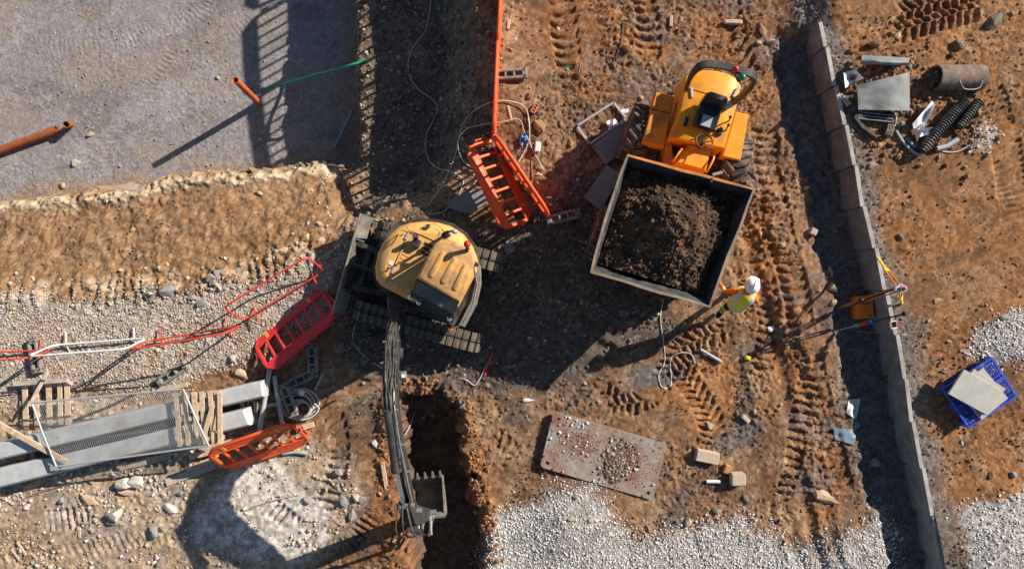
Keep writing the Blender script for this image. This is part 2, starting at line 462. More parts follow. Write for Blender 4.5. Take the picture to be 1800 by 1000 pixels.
# heaps
def heap(px, py, r, h, z=0., ax=1., ang=0.):
    global H
    c = P(px, py, z); dx, dy = X - c.x + .35 * w1, Y - c.y + .35 * w2
    ca, sa = math.cos(ang), math.sin(ang)
    u, v = (dx * ca + dy * sa) / ax, -dx * sa + dy * ca
    H = H + h * np.exp(-(u * u + v * v) / (r * r))
for a in [(1150, 960, 1.5, .16, 0, 2.2, -.05), (1010, 905, .8, .14, 0, 1.4, .3), (1480, 970, .9, .14, 0, 1.3, 0), (1760, 950, 1.3, .22, RIGHT_Z, 1.2, 0), (1760, 590, .9, .10, RIGHT_Z),
          (1720, 238, .5, .07, RIGHT_Z), (1640, 100, .8, .12, RIGHT_Z, 2, 0), (1550, 120, .45, .13, RIGHT_Z, 1.3, .2), (1610, 235, .7, .08, RIGHT_Z), (1400, 560, .35, .12, 0, 4, -1.2), (1440, 520, .25, .12, 0, 4, -1.1),
          (1380, 420, .3, .10, 0, 5, -1.25), (915, 180, .7, .16, 0, 2, 1.4), (990, 330, .6, .10, 0), (520, 870, .6, .10, 0, 1.8, .4), (200, 930, .7, .08, 0, 2.2, .1), (1210, 720, .5, .06, 0),
          (1330, 830, .45, .12, 0, 1.6, .9), (620, 850, .5, .12, 0, 2, 1.2), (680, 960, .5, .12, 0, 1.5, .4), (700, 730, .3, .10, 0, 2, 1.4), (872, 90, .38, .16, 0, 9, 1.55)]:
    heap(*a)

# ---------------------------------------------------------------- detail relief, by zone
Z_gravL = zone([(-300, 520), (200, 512), (380, 500), (480, 470), (590, 425), (640, 400), (600, 480), (590, 560), (470, 600), (440, 650), (300, 690), (120, 690), (-300, 760)], 0, .5)
Z_gravB = zone([(838, 1010), (840, 940), (868, 900), (930, 862), (1000, 845), (1050, 868), (1110, 925), (1180, 940), (1290, 905), (1330, 935), (1430, 965), (1500, 930), (1540, 885), (1572, 950), (1590, 1200), (838, 1200)], 0, .75, .4)
Z_gravR = zone([(1672, 885), (1740, 880), (1800, 860), (2100, 830), (2100, 1250), (1700, 1250), (1690, 1000)], RIGHT_Z, .4)
Z_gravM = zone([(1700, 575), (1760, 548), (1830, 545), (1900, 600), (1800, 640), (1730, 650), (1690, 630)], RIGHT_Z, .5)
Z_gravS = zone([(1690, 225), (1735, 212), (1755, 240), (1730, 272), (1695, 270)], RIGHT_Z, .3)
Z_lime = zone([(385, 838), (470, 800), (505, 805), (530, 850), (590, 880), (590, 945), (540, 990), (430, 985), (340, 970), (330, 900)], 0, .6)
Z_limeL = zone([(-100, 790), (200, 790), (330, 830), (330, 900), (260, 930), (-100, 920)], 0, .6)
Z_tanL = zone([(-300, 650), (300, 690), (560, 760), (640, 800), (640, 930), (560, 1000), (400, 1200), (-300, 1200)], 0, .7)
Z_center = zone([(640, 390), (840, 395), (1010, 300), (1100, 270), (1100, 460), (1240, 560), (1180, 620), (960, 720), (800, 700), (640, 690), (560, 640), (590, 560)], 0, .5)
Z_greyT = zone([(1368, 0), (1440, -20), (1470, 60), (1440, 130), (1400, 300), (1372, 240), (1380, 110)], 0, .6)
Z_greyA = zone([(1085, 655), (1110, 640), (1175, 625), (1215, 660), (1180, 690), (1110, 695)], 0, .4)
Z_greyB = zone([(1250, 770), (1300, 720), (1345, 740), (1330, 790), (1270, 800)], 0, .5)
Z_rust = zone([(940, -60), (1370, -60), (1390, 330), (1460, 520), (1520, 900), (1440, 960), (1340, 760), (1320, 560), (1340, 420), (1100, 230), (1000, 300), (930, 200)], 0, .8)
Z_tren = zone([(660, 690), (850, 700), (880, 880), (850, 1010), (650, 1010), (625, 900)], 0, .6)
m_pit = sst(.0, .3, d_pit)
m_slope = sst(0, .25, d_low) * (1 - m_pit) * (1 - blend)
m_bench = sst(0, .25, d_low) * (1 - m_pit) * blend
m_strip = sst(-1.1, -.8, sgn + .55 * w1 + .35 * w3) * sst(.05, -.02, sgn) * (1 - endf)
m_back = sst(.0, .05, sgn) * sst(.62, .28, sgn + .5 * w1 + .3 * w3) * (1 - endf)
m_right = sst(.0, .3, sgn)
rough = .05 * np.ones_like(H)
rough = np.where(m_pit > .5, .014, rough); rough = rough * (1 - .35 * m_slope) * (1 - .6 * sst(0, .3, Z_lime)) * (1 - .8 * m_strip) * (1 - .5 * m_right) * (1 - .45 * sst(0, .2, Z_gravL)) * (1 - .35 * sst(0, .3, Z_tanL)) * (1 - .4 * sst(0, .3, Z_gravB)) * (1 - .8 * sst(0, .3, d_tr))
n_big = fbm(X, Y, .7, 3, 71) - .5
n_mid = fbm(X, Y, 2.6, 4, 81, .55) - .5
cl = np.abs(fbm(X, Y, 5.5, 3, 91) - .5) * 2
n_clod = np.clip(fbm(X, Y, 9., 3, 101, .6) - .5, 0, 1)
n_fin = fbm(X, Y, 17., 2, 111) - .5
comp = .25 + .75 * sst(.38, .62, fbm(X, Y, .75, 3, 115))
n_clod = np.clip(fbm(X, Y, 13., 3, 101, .6) - .47, 0, 1)
H += rough * comp * (1.5 * n_mid * (1 - .6 * m_slope) + 2.0 * n_clod - .35 * cl + .9 * n_fin) + .014 * m_slope * (vn(X * 38, Y * 38, 199) - .5) + .09 * n_big * (1 - m_pit) * (1 - m_strip) + .035 * n_big * m_pit
# claw marks on the slope: furrows running down it
claw = np.abs(((X * 1.0 + .28 * Y + 1.1 * w1 + .3 * w3) / .47) % 1 - .5) * 2
clawm = m_slope * sst(.35, .6, fbm(X, Y, .8, 2, 121)) * sst(-11.5, -8, X)
H -= .022 * clawm * sst(.7, .0, claw) * sst(.3, .7, fbm(X, Y * .6, 1.7, 3, 127))
# scalloped bucket bites along the top of the slope
bite = sst(.55, .15, np.abs(d_low - .12)) * (1 - blend)
bb = np.abs(((X + .25 * Y + .5 * w1) / .26) % 1 - .5) * 2
H += bite * (.06 * (1 - bb ** 2) * sst(.3, .6, fbm(X, Y, 1.5, 3, 125)) + .08 * n_clod - .02)

# ---------------------------------------------------------------- wheel and track prints
PRINT = np.zeros_like(H)
def track(pts, width, pitch, depth, style='chev', z=0., ease=.6, seed=5, rut=.03):
    global H, PRINT
    pts = [P(a, b, z) for a, b in pts]; pts = spline(pts, 5)
    x0 = min(p.x for p in pts) - width; x1 = max(p.x for p in pts) + width
    y0 = min(p.y for p in pts) - width; y1 = max(p.y for p in pts) + width
    i0, i1 = np.searchsorted(xs, [x0, x1]); j0, j1 = np.searchsorted(ys, [y0, y1])
    if i1 <= i0 or j1 <= j0: return
    sx = X[j0:j1, i0:i1] + .16 * w1[j0:j1, i0:i1] + .04 * w3[j0:j1, i0:i1]; sy = Y[j0:j1, i0:i1] + .16 * w2[j0:j1, i0:i1] + .04 * w4[j0:j1, i0:i1]
    best = np.full(sx.shape, 1e9); S = np.zeros_like(best); T = np.zeros_like(best); acc = 0
    for a, b in zip(pts[:-1], pts[1:]):
        e = b - a; L = math.hypot(e.x, e.y)
        if L < 1e-6: continue
        ux, uy = e.x / L, e.y / L
        s = (sx - a.x) * ux + (sy - a.y) * uy; tt = -(sx - a.x) * uy + (sy - a.y) * ux
        d = np.abs(tt) + np.where(s < 0, -s * 3, np.where(s > L, (s - L) * 3, 0))
        k = d < best
        best = np.where(k, d, best); S = np.where(k, s + acc, S); T = np.where(k, tt, T); acc += L
    hw = width / 2
    m = sst(hw, hw * .86, best) * sst(0, .3, S) * sst(acc, acc - .3, S)
    m = m * sst(.25, .25 + ease * .5, fbm(sx, sy, 1.3, 3, seed * 7))
    if style == 'chev':
        ph = (S / pitch + np.abs(T) / width * 1.5 + .5 * (T > 0)) % 1
    elif style == 'lug':
        ph = (S / pitch + (T / width) ** 2 * 2.2) % 1
    elif style == 'diag':
        ph = (S / pitch + T / width * .8) % 1
    else:
        ph = (S / pitch) % 1
    tri = np.abs(ph - .5) * 2
    pat = sst(.22, .7, tri + .5 * (fbm(sx, sy, 6., 2, seed + 300) - .5))
    H[j0:j1, i0:i1] += m * (depth * (pat - .55) - rut)
    PRINT[j0:j1, i0:i1] = np.maximum(PRINT[j0:j1, i0:i1], m * (1 - pat))
D = .075
track([(1560, 62), (1620, 42), (1730, 5)], .62, .21, .085, 'chev', RIGHT_Z, .1, 3)
track([(1570, 25), (1660, 0), (1720, -25)], .5, .21, .07, 'chev', RIGHT_Z, .2, 4)
track([(1345, 190), (1350, 300), (1375, 420), (1400, 540), (1440, 700), (1480, 860)], .62, .2, .042, 'lug', 0, .6, 5, .05)
track([(1300, 330), (1320, 430), (1345, 520), (1350, 600), (1330, 700)], .55, .2, .05, 'lug', 0, .4, 6, .04)
track([(1130, -30), (1140, 80), (1120, 170)], .55, .2, .05, 'lug', 0, .5, 7)
track([(985, -20), (990, 40), (1000, 110), (1010, 180)], .62, .24, .06, 'lug', 0, .4, 8)
track([(1280, -30), (1290, 60), (1320, 140)], .5, .22, .075, 'diag', 0, .4, 9)
track([(1180, 640), (1215, 680), (1245, 730), (1260, 790)], .6, .18, .065, 'chev', 0, .3, 10)
track([(1060, 720), (1140, 700), (1200, 610), (1260, 590), (1290, 560)], .55, .18, .055, 'chev', 0, .4, 11)
track([(985, 650), (1060, 690), (1120, 740)], .5, .2, .06, 'chev', 0, .4, 12)
track([(70, 918), (110, 912), (175, 902)], .5, .14, .045, 'bar', 0, .3, 13)
track([(340, 930), (200, 955), (100, 975), (-20, 990)], .45, .15, .02, 'diag', 0, .8, 14, .01)
track([(1740, 160), (1765, 260), (1790, 400)], .7, .13, .03, 'diag', RIGHT_Z, .3, 15)
track([(640, -40), (480, 30), (330, 90), (220, 190), (180, 330)], .42, .13, .009, 'diag', PIT_Z, .9, 31, .003)
track([(420, -60), (330, 60), (270, 160), (250, 300)], .42, .13, .009, 'diag', PIT_Z, .9, 32, .003)
track([(0, 40), (120, 80), (260, 60), (400, -20)], .42, .13, .009, 'diag', PIT_Z, .9, 33, .003)
track([(580, 720), (600, 800), (560, 900)], .5, .2, .06, 'diag', 0, .3, 21)
track([(470, 880), (530, 930), (600, 960), (660, 900)], .45, .14, .06, 'bar', 0, .3, 22)
track([(860, 760), (900, 800), (880, 850)], .4, .18, .05, 'diag', 0, .3, 23)
track([(1420, 640), (1400, 760), (1380, 880)], .45, .2, .06, 'bar', 0, .4, 24)
track([(1480, 250), (1460, 330), (1470, 400)], .3, .2, .03, 'bar', 0, .4, 25)
# long wheel ruts parallel to the wall
for off, a, dp in [(-2.35, .22, .07), (-1.95, .12, .05), (-2.75, .15, .05)]:
    q = (sgn - off + .25 * w1 + .1 * n_big) / a
    H -= dp * np.exp(-q * q) * sst(4.5, 3.0, Y) * sst(.3, .5, fbm(X, Y, .5, 2, 133))
    H += dp * .6 * np.exp(-(np.abs(q) - 1.6) ** 2 * 2) * sst(4.5, 3.0, Y) * (.5 + n_clod * 2)

FH = H[NE:NE + len(fy_), NE:NE + len(fx_)]
def ground(x, y):
    x = np.asarray(x, float); y = np.asarray(y, float)
    fx = np.clip((x - gx0) / GS, 0, FH.shape[1] - 1.001); fy = np.clip((y - gy0) / GS, 0, FH.shape[0] - 1.001)
    i = fx.astype(int); j = fy.astype(int); a = fx - i; b = fy - j
    return (FH[j, i] * (1 - a) + FH[j, i + 1] * a) * (1 - b) + (FH[j + 1, i] * (1 - a) + FH[j + 1, i + 1] * a) * b
def G(px, py, up=0., z0=0.):
    """where the view ray through a pixel meets the ground"""
    z = z0
    for _ in range(6):
        p = P(px, py, z); z = float(ground(p.x, p.y)) + up
    return P(px, py, z)

# ---------------------------------------------------------------- soil colours with shade darkened into some zones
def C(*c): return np.array(c, np.float32)
colr = np.zeros(X.shape + (3,), np.float32)
def lay(c, m):
    global colr
    m = np.clip(m, 0, 1)[..., None].astype(np.float32)
    colr = colr * (1 - m) + c * m
o1 = fbm(X, Y, .9, 4, 141); o2 = fbm(X, Y, 3.2, 4, 151); o3 = fbm(X, Y, 11., 3, 161)
colr[:] = C(.25, .145, .080)
lay(C(.36, .24, .14), sst(.45, .68, o2) * .7)
lay(C(.155, .088, .05), sst(.5, .7, 1 - o1) * .7)
lay(C(.13, .10, .078), sst(.53, .68, fbm(X, Y, 1.4, 5, 145)) * .8)
lay(C(.34, .15, .058), sst(0, .5, Z_rust) * .6 * sst(.35, .6, fbm(X, Y, 1.1, 4, 147)))
lay(C(.20, .155, .125), sst(0, .5, Z_rust) * sst(.48, .62, fbm(X, Y, 1.6, 5, 149)) * .75)
lay(C(.42, .17, .05), sst(0, .5, zone([(1300, 330), (1350, 300), (1400, 420), (1430, 560), (1380, 600), (1300, 580), (1260, 560), (1290, 450)], 0, .6)) * .75 * sst(.35, .5, o2))
lay(C(.40, .175, .06), sst(0, .4, zone([(1130, 700), (1180, 650), (1290, 590), (1320, 650), (1280, 760), (1200, 780)], 0, .6)) * .7)
lay(C(.22, .10, .045), sst(0, .5, Z_rust) * sst(.5, .65, o2) * .7)
lay(C(.31, .145, .058), m_right * .82)
lay(C(.15, .09, .05), m_right * sst(.53, .68, fbm(X, Y, 1.7, 5, 153)) * .55)
lay(C(.34, .19, .09), m_right * sst(.48, .66, o1) * .55)
lay(C(.46, .36, .25), sst(0, .5, Z_tanL) * .9)
lay(C(.32, .235, .15), sst(0, .5, Z_tanL) * sst(.5, .65, o2) * .7)
lay(C(.33, .29, .25), sst(0, .5, Z_tanL) * sst(.5, .64, fbm(X, Y, 1.3, 4, 143)) * .7)
lay(C(.30, .14, .06), sst(0, .4, Z_tren) * .7)
lay(C(.29, .105, .034), sst(0, .4, Z_tren) * sst(.5, .62, o2) * .8)
lay(C(.115, .093, .078), sst(0, .5, Z_center) * .9)  # dark centre soil, with the machines' shadow put into its colour
lay(C(.45, .39, .32), sst(0, .25, Z_gravL) * .9)
lay(C(.36, .25, .15), sst(0, .25, Z_gravL) * sst(.54, .68, o2) * .8)
lay(C(.66, .62, .56), sst(0, .25, Z_lime) * (.85 + .5 * (o3 - .5)))
lay(C(.42, .39, .34), sst(0, .4, Z_limeL) * sst(.42, .6, o2) * .7)
lay(C(.43, .41, .385), sst(-.05, .4, Z_gravB) * (.7 + .3 * sst(.35, .6, o2))); lay(C(.47, .455, .435), sst(-.05, .15, Z_gravR) * .9); lay(C(.42, .39, .36), sst(-.05, .25, Z_gravM) * .8); lay(C(.42, .39, .36), sst(-.05, .2, Z_gravS) * .6)
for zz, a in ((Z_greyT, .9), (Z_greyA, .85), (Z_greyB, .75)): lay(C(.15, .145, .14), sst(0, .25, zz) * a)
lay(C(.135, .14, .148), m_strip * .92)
lay(C(.19, .165, .145), m_back * .9)
lay(C(.15, .125, .102), m_bench * .92)  # bench brown lowered, the shadow lying on it put into the colour
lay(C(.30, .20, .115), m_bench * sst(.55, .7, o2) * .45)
lay(C(.285, .168, .085), m_slope * .95)
lay(C(.19, .12, .068), m_slope * sst(.52, .66, fbm(X * 2.6 + .7 * Y, Y * .55, 1.5, 4, 195)) * .6)
lay(C(.33, .21, .115), m_slope * sst(.44, .62, fbm(X * 1.8 + .5 * Y, Y * .7, 3.0, 4, 197)) * .5)
lay(C(.27, .15, .07), m_slope * sst(.55, .7, o1) * .6)
lay(C(.56, .45, .31), np.clip(crest * 1.3, 0, 1) * sst(.3, .5, o2 + .15) * .9)
lay(C(.52, .43, .31), sst(.42, .1, np.abs(d_low - .12)) * (1 - blend) * sst(.46, .62, o2) * .6)
pc = C(.315, .30, .305)
lay(pc, sst(.12, .4, d_pit))
lay(C(.37, .355, .36), m_pit * sst(.45, .65, o1) * .7)
lay(C(.24, .23, .23), m_pit * sst(.52, .68, o2) * .4)
lay(C(.20, .185, .175), m_pit * sst(.58, .68, fbm(X * .5 + Y * .4, Y * 1.3 - X * .5, 1.2, 4, 191)) * .55)
lay(C(.34, .27, .20), m_pit * sst(.6, .7, fbm(X, Y, .9, 4, 193)) * .45)
lay(C(.36, .25, .15), sst(1.0, .35, d_pit + .5 * w1 + .5 * w3) * sst(.25, .45, d_pit) * sst(-3.4, -4.2, X) * .75)
lay(C(.12, .085, .062), sst(-.04, .16, d_tr) * .88)  # trench cut painted dark, its shade laid into the soil colour
sp = np.clip((o3 - .5) * 2.4, -.6, .9) * (1 - .65 * m_pit)
colr *= (1 + .55 * sp[..., None]) * (1 + .3 * (fbm(X, Y, 24., 2, 171) - .5)[..., None] * 2)
# pale grit in the soils
grit = sst(.70, .80, vn(X * 22, Y * 22, 181)) * sst(.4, .6, o2)
lay(C(.42, .35, .27), grit * .5 * (1 - m_strip) * (1 - m_pit * .5) * (1 - sst(0, .1, d_tr)))
colr = np.clip(colr * np.array((.88, .845, .83), np.float32), .008, .9)
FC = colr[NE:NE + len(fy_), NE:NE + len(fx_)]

def grid_mesh(name, Xa, Ya, Za, Ca, material):
    ny, nx = Xa.shape
    me = bpy.data.meshes.new(name)
    co = np.stack([Xa, Ya, Za], -1).reshape(-1, 3).astype(np.float32)
    idx = np.arange(ny * nx).reshape(ny, nx)
    q = np.stack([idx[:-1, :-1], idx[:-1, 1:], idx[1:, 1:], idx[1:, :-1]], -1).reshape(-1, 4)
    return raw_mesh(me, co, q, Ca.reshape(-1, 3), material)
def raw_mesh(me, co, q, ca, material, smooth=True):
    k = q.shape[1]
    me.vertices.add(len(co)); me.vertices.foreach_set('co', np.ascontiguousarray(co, np.float32).ravel())
    me.loops.add(q.size); me.loops.foreach_set('vertex_index', np.ascontiguousarray(q, np.int32).ravel())
    me.polygons.add(len(q)); me.polygons.foreach_set('loop_start', np.arange(0, q.size, k, dtype=np.int32))
    me.polygons.foreach_set('use_smooth', np.full(len(q), smooth))
    at = me.color_attributes.new('Col', 'FLOAT_COLOR', 'POINT')
    at.data.foreach_set('color', np.concatenate([ca, np.ones((len(ca), 1))], 1).astype(np.float32).ravel())
    me.materials.append(material)
    me.update(calc_edges=True)
    return me
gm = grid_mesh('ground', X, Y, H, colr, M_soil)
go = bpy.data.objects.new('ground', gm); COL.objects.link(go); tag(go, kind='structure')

# ---------------------------------------------------------------- stones
PHI = (1 + 5 ** .5) / 2
ICV = np.array([(-1, PHI, 0), (1, PHI, 0), (-1, -PHI, 0), (1, -PHI, 0), (0, -1, PHI), (0, 1, PHI), (0, -1, -PHI), (0, 1, -PHI), (PHI, 0, -1), (PHI, 0, 1), (-PHI, 0, -1), (-PHI, 0, 1)]) / math.sqrt(1 + PHI * PHI)
ICF = np.array([(0, 11, 5), (0, 5, 1), (0, 1, 7), (0, 7, 10), (0, 10, 11), (1, 5, 9), (5, 11, 4), (11, 10, 2), (10, 7, 6), (7, 1, 8), (3, 9, 4), (3, 4, 2), (3, 2, 6), (3, 6, 8), (3, 8, 9), (4, 9, 5), (2, 4, 11), (6, 2, 10), (8, 6, 7), (9, 8, 1)])
OCV = np.array([(1, 0, 0), (-1, 0, 0), (0, 1, 0), (0, -1, 0), (0, 0, 1), (0, 0, -1)], float)
OCF = np.array([(0, 2, 4), (2, 1, 4), (1, 3, 4), (3, 0, 4), (2, 0, 5), (1, 2, 5), (3, 1, 5), (0, 3, 5)])
def stones(name, pos, size, cols, label, cat, seed=1, flat=.7, sink=.25, zoff=None, small=False):
    rs = np.random.RandomState(seed); n = len(pos)
    BV, BF = (OCV * 1.12, OCF) if small else (ICV, ICF); nv = len(BV)
    base = BV[None] * (1 + .55 * (rs.rand(n, nv, 1) - .5))
    base = base * np.stack([1 + .5 * (rs.rand(n) - .5), .8 + .5 * (rs.rand(n) - .5), flat * (.8 + .4 * rs.rand(n))], -1)[:, None, :]
    a = rs.rand(n) * 6.283; b = (rs.rand(n) - .5) * 1.2
    ca, sa, cb, sb = np.cos(a)[:, None], np.sin(a)[:, None], np.cos(b)[:, None], np.sin(b)[:, None]
    x, y, z = base[..., 0], base[..., 1], base[..., 2]
    y, z = y * cb - z * sb, y * sb + z * cb
    x, y = x * ca - y * sa, x * sa + y * ca
    s = (size / 2)[:, None]
    gz = ground(pos[:, 0], pos[:, 1]) if zoff is None else zoff
    co = np.stack([pos[:, 0:1] + x * s, pos[:, 1:2] + y * s, (gz + size * flat * (.5 - sink))[:, None] + z * s], -1).reshape(-1, 3)
    f = (BF[None] + (np.arange(n) * nv)[:, None, None]).reshape(-1, 3)
    cc = np.repeat(cols, nv, 0)
    me = raw_mesh(bpy.data.meshes.new(name), co, f, cc, M_stone, False)
    o = bpy.data.objects.new(name, me); COL.objects.link(o)
    return tag(o, label, cat, None, 'stuff')
def spread(n, mask, seed, pw=1.):
    """random points on the fine grid, weighted by mask"""
    rs = np.random.RandomState(seed)
    mk = np.clip(mask[NE:NE + len(fy_), NE:NE + len(fx_)], 0, 1)
    out = []
    tot = 0
    while tot < n:
        x = rs.uniform(gx0 + .1, gx1 - .1, n * 4); y = rs.uniform(gy0 + .1, gy1 - .1, n * 4)
        j = ((y - gy0) / GS).astype(int); i = ((x - gx0) / GS).astype(int)
        k = rs.rand(n * 4) < mk[j, i] ** pw
        out.append(np.stack([x[k], y[k]], -1)); tot += k.sum()
        if len(out) > 60: break
    return np.concatenate(out)[:n]
def sizes(n, lo, hi, seed, p=2.):
    return lo + (hi - lo) * np.random.RandomState(seed).rand(n) ** p
def pal(n, cols, seed, jit=.2):
    rs = np.random.RandomState(seed); c = np.array(cols)
    k = c[rs.randint(0, len(c), n)]
    return np.clip(k * (1 + jit * (rs.rand(n, 1) - .5) * 2), 0, 1)
def soil_at(pos, m=1.0):
    j = ((pos[:, 1] - gy0) / GS).astype(int).clip(0, FC.shape[0] - 1); i = ((pos[:, 0] - gx0) / GS).astype(int).clip(0, FC.shape[1] - 1)
    return FC[j, i] * m
WHT = [(.78, .765, .75), (.70, .685, .665), (.78, .77, .75), (.50, .48, .455), (.56, .52, .47), (.42, .39, .36)]
TAN = [(.54, .45, .35), (.46, .36, .26), (.60, .53, .44), (.38, .30, .22), (.50, .44, .38), (.42, .28, .18)]
clodmask = (.15 + .85 * sst(.45, .6, o2)) * (1 - m_strip) * (1 - m_pit * .92) * (1 - .8 * sst(0, .1, Z_gravB)) * (1 - .7 * sst(0, .1, d_tr))
p_ = spread(34000, clodmask * (1 - .6 * sst(0, .3, Z_lime)) * (1 - .45 * m_right) * (1 - .5 * m_slope) * (.3 + .7 * sst(.35, .6, comp)), 7); n = len(p_)
stones('soil_clods', p_, sizes(n, .014, .075, 8, 4.0), np.clip(soil_at(p_, 1.0) * (.72 + .42 * np.random.RandomState(9).rand(n, 1)), 0, .8), 'crumbled clods and grit strewn over the dug soil', 'clods', 10, small=True)
p_ = spread(27000, (sst(-.55, .3, Z_gravB) ** 2) * sst(.2, .5, o2 + .2) * (.7 + .3 * sst(.35, .55, o1)), 17); n = len(p_)
stones('white_gravel', p_, sizes(n, .014, .055, 18, 2.2), pal(n, WHT, 19), 'white gravel spread below the steel road plate', 'gravel', 20, small=True)
p_ = spread(5500, sst(-.2, .15, Z_gravR), 27); n = len(p_)
stones('white_gravel', p_, sizes(n, .018, .062, 28, 2.), pal(n, WHT, 29), 'heap of white gravel behind the retaining wall', 'gravel', 30, small=True)
p_ = spread(1500, np.maximum(sst(-.25, .3, Z_gravM), 0) * sst(.3, .5, o2 + .05), 37); n = len(p_)
stones('pale_gravel', p_, sizes(n, .025, .06, 38, 1.6), pal(n, WHT, 39), 'thin patch of pale gravel beside the blue pallet', 'gravel', 40)
p_ = spread(420, sst(-.15, .25, Z_gravS), 47); n = len(p_)
stones('pale_gravel', p_, sizes(n, .03, .075, 48, 1.4), pal(n, WHT, 49), 'small spill of white stones by the corrugated pipes', 'gravel', 50)
p_ = spread(19000, sst(-.2, .2, Z_gravL) * sst(.2, .5, o2 + .2), 57); n = len(p_)
stones('limestone_gravel', p_, sizes(n, .018, .055, 58, 1.8), pal(n, [(.50, .44, .38), (.44, .37, .30), (.58, .53, .47), (.33, .28, .23), (.48, .44, .41), (.38, .28, .20)], 59), 'tan and grey crushed gravel around the red tube frames', 'gravel', 60, small=True)
p_ = spread(4200, (sst(.1, .5, Z_limeL) + sst(.1, .5, Z_tanL) * .35) * sst(.42, .55, o2), 67); n = len(p_)
stones('rubble_grit', p_, sizes(n, .02, .11, 68, 3.2), pal(n, TAN + [(.5, .47, .43)], 69), 'broken limestone rubble below the concrete beams', 'rubble', 70)
p_ = spread(2200, sst(0, .3, m_bench - .3) + .25 * sst(0, .3, Z_center) + .7 * sst(.9, .2, np.abs(d_low)) * blend, 77); n = len(p_)
stones('dark_rubble', p_, sizes(n, .03, .11, 78, 2.6), pal(n, [(.22, .18, .14), (.30, .25, .20), (.16, .13, .11), (.38, .31, .24)], 79), 'grey and brown stones on the excavated bench', 'rubble', 80)
p_ = spread(1500, sst(.1, .55, d_tr + .6) * sst(.1, -.1, d_tr) * sst(.38, .55, o2), 87); n = len(p_)
stones('spoil_lumps', p_, sizes(n, .02, .12, 88, 3.2), pal(n, [(.28, .115, .04), (.22, .095, .04), (.33, .18, .09), (.16, .085, .045)], 89), 'rust coloured spoil lumps along the trench edges', 'clods', 90)
p_ = spread(2000, sst(.1, .4, m_strip) * sst(-.9, -.5, -np.abs(sgn + .2)) + .5 * sst(0, .4, Z_greyT) + .25 * m_back, 97); n = len(p_)
stones('grey_chippings', p_, sizes(n, .02, .05, 98, 2.), pal(n, [(.2, .19, .18), (.3, .28, .26), (.14, .13, .13)], 99), 'grey chippings along the retaining wall', 'gravel', 100, small=True)
p_ = spread(7000, m_pit, 107); n = len(p_)
stones('pit_grit', p_, sizes(n, .012, .045, 108, 3.), pal(n, [(.33, .31, .3), (.24, .23, .225), (.42, .39, .36)], 109), 'fine grit on the grey pit floor', 'gravel', 110, small=True)
p_ = spread(520, .45 * sst(.1, .3, bite) + sst(.35, .6, crest) * .3 + .6 * sst(0, .2, m_slope) * sst(-5.5, -4.3, X), 117); n = len(p_)
stones('slope_rubble', p_, sizes(n, .025, .11, 118, 3.2), pal(n, TAN[:5], 119), 'tan stones along the battered slope', 'rubble', 120)

dbm = np.exp(-(((X - P(1610, 190, RIGHT_Z).x) / 1.25) ** 2 + ((Y - P(1610, 190, RIGHT_Z).y) / 1.05) ** 2)) ** 1.6 * sst(.1, .3, sgn)
p_ = spread(1800, dbm * sst(.4, .55, o2), 127); n = len(p_)
stones('debris_clods', p_, sizes(n, .025, .15, 128, 3.), pal(n, [(.20, .105, .05), (.25, .125, .055), (.16, .09, .05), (.30, .18, .10), (.25, .20, .15)], 129), 'dark soil clods heaped around the debris behind the wall', 'clods', 130)
# ================================================================ RETAINING WALL
wall = root('retaining_wall', P(1545, 510, 0), 'low concrete panel retaining wall with stepped joints and grey backfill', 'wall')
random.seed(4)
for i in range(len(WJ) - 1):
    a, b = WJ[i].copy(), WJ[i + 1].copy()
    d = (b - a); L = d.length; d.normalize()
    nr = Vector((-d.y, d.x, 0))              # towards +x side
    if nr.x < 0: nr = -nr
    a2 = a + nr * .022; b2 = b - nr * .016
    ang = math.atan2((b2 - a2).y, (b2 - a2).x)
    mid = (a2 + b2) / 2; h = WALL_Z + random.uniform(-.012, .012)
    mb = MB(); mb.box((mid.x + nr.x * .03, mid.y + nr.y * .03, h / 2 - .2), (L - .012, .10, h + .4), rotz(ang), .012)
    pan = mb.build('panel', M_concd, wall)
    mb = MB(); mb.box((mid.x + nr.x * .035, mid.y + nr.y * .035, h + .008), (L - .02, .085, .022), rotz(ang), .006)
    mb.build('cap', M_conc, pan)
    for s in (-.25, .28):
        q = mid + (b2 - a2) * s
        mb = MB(); mb.box((q.x + nr.x * .10, q.y + nr.y * .10, h - .05), (.05, .07, .12), rotz(ang), .006); mb.build('lug', M_concd, pan)

# ================================================================ PIT PIPES
def open_pipe(name, p0, p1, r, m, label, cat='pipe', wall_=.012, bore=True):
    mb = MB(); mb.pipe(p0, p1, r, wall_, 18)
    o = mb.thing(name, m, label, cat, smooth=50)
    return o
b = G(456, 183, z0=PIT_Z); top = P(414, 141, b.z + 1.72)
open_pipe('drain_pipe', b - Vector((0, 0, .1)), top, .078, M_orpipe, 'tall rusty orange pipe standing upright in the grey pit')
b = G(123, 218, z0=PIT_Z); open_pipe('drain_pipe', b - Vector((0, 0, .1)), P(116, 219, b.z + .36), .085, M_rust, 'short upright rusty pipe stub in the grey pit floor')
a = G(-70, 290, .1, PIT_Z); c = G(100, 228, .13, PIT_Z)
open_pipe('drain_pipe', a, c, .105, M_rust, 'long rust red pipe lying on the grey pit floor')
a = G(461, 156, .02, PIT_Z)
e = G(645, 106, .06, BENCH_Z)
mb = MB(); mb.tube(spline([a, G(500, 148, .05, PIT_Z), P(560, 130, -1.95), P(610, 117, -1.45), e], 6), .034, 10); mb.thing('green_duct', M_teal, 'thin green duct running from the pit up to the bench', 'duct', smooth=60)
mb = MB(); mb.pipe(G(590, 258, .06, PIT_Z), P(620, 195, PIT_Z + .5), .05, .008); mb.thing('plastic_duct', M_blueg, 'dark blue grey duct leaning in the shaded pit corner', 'duct', smooth=60)

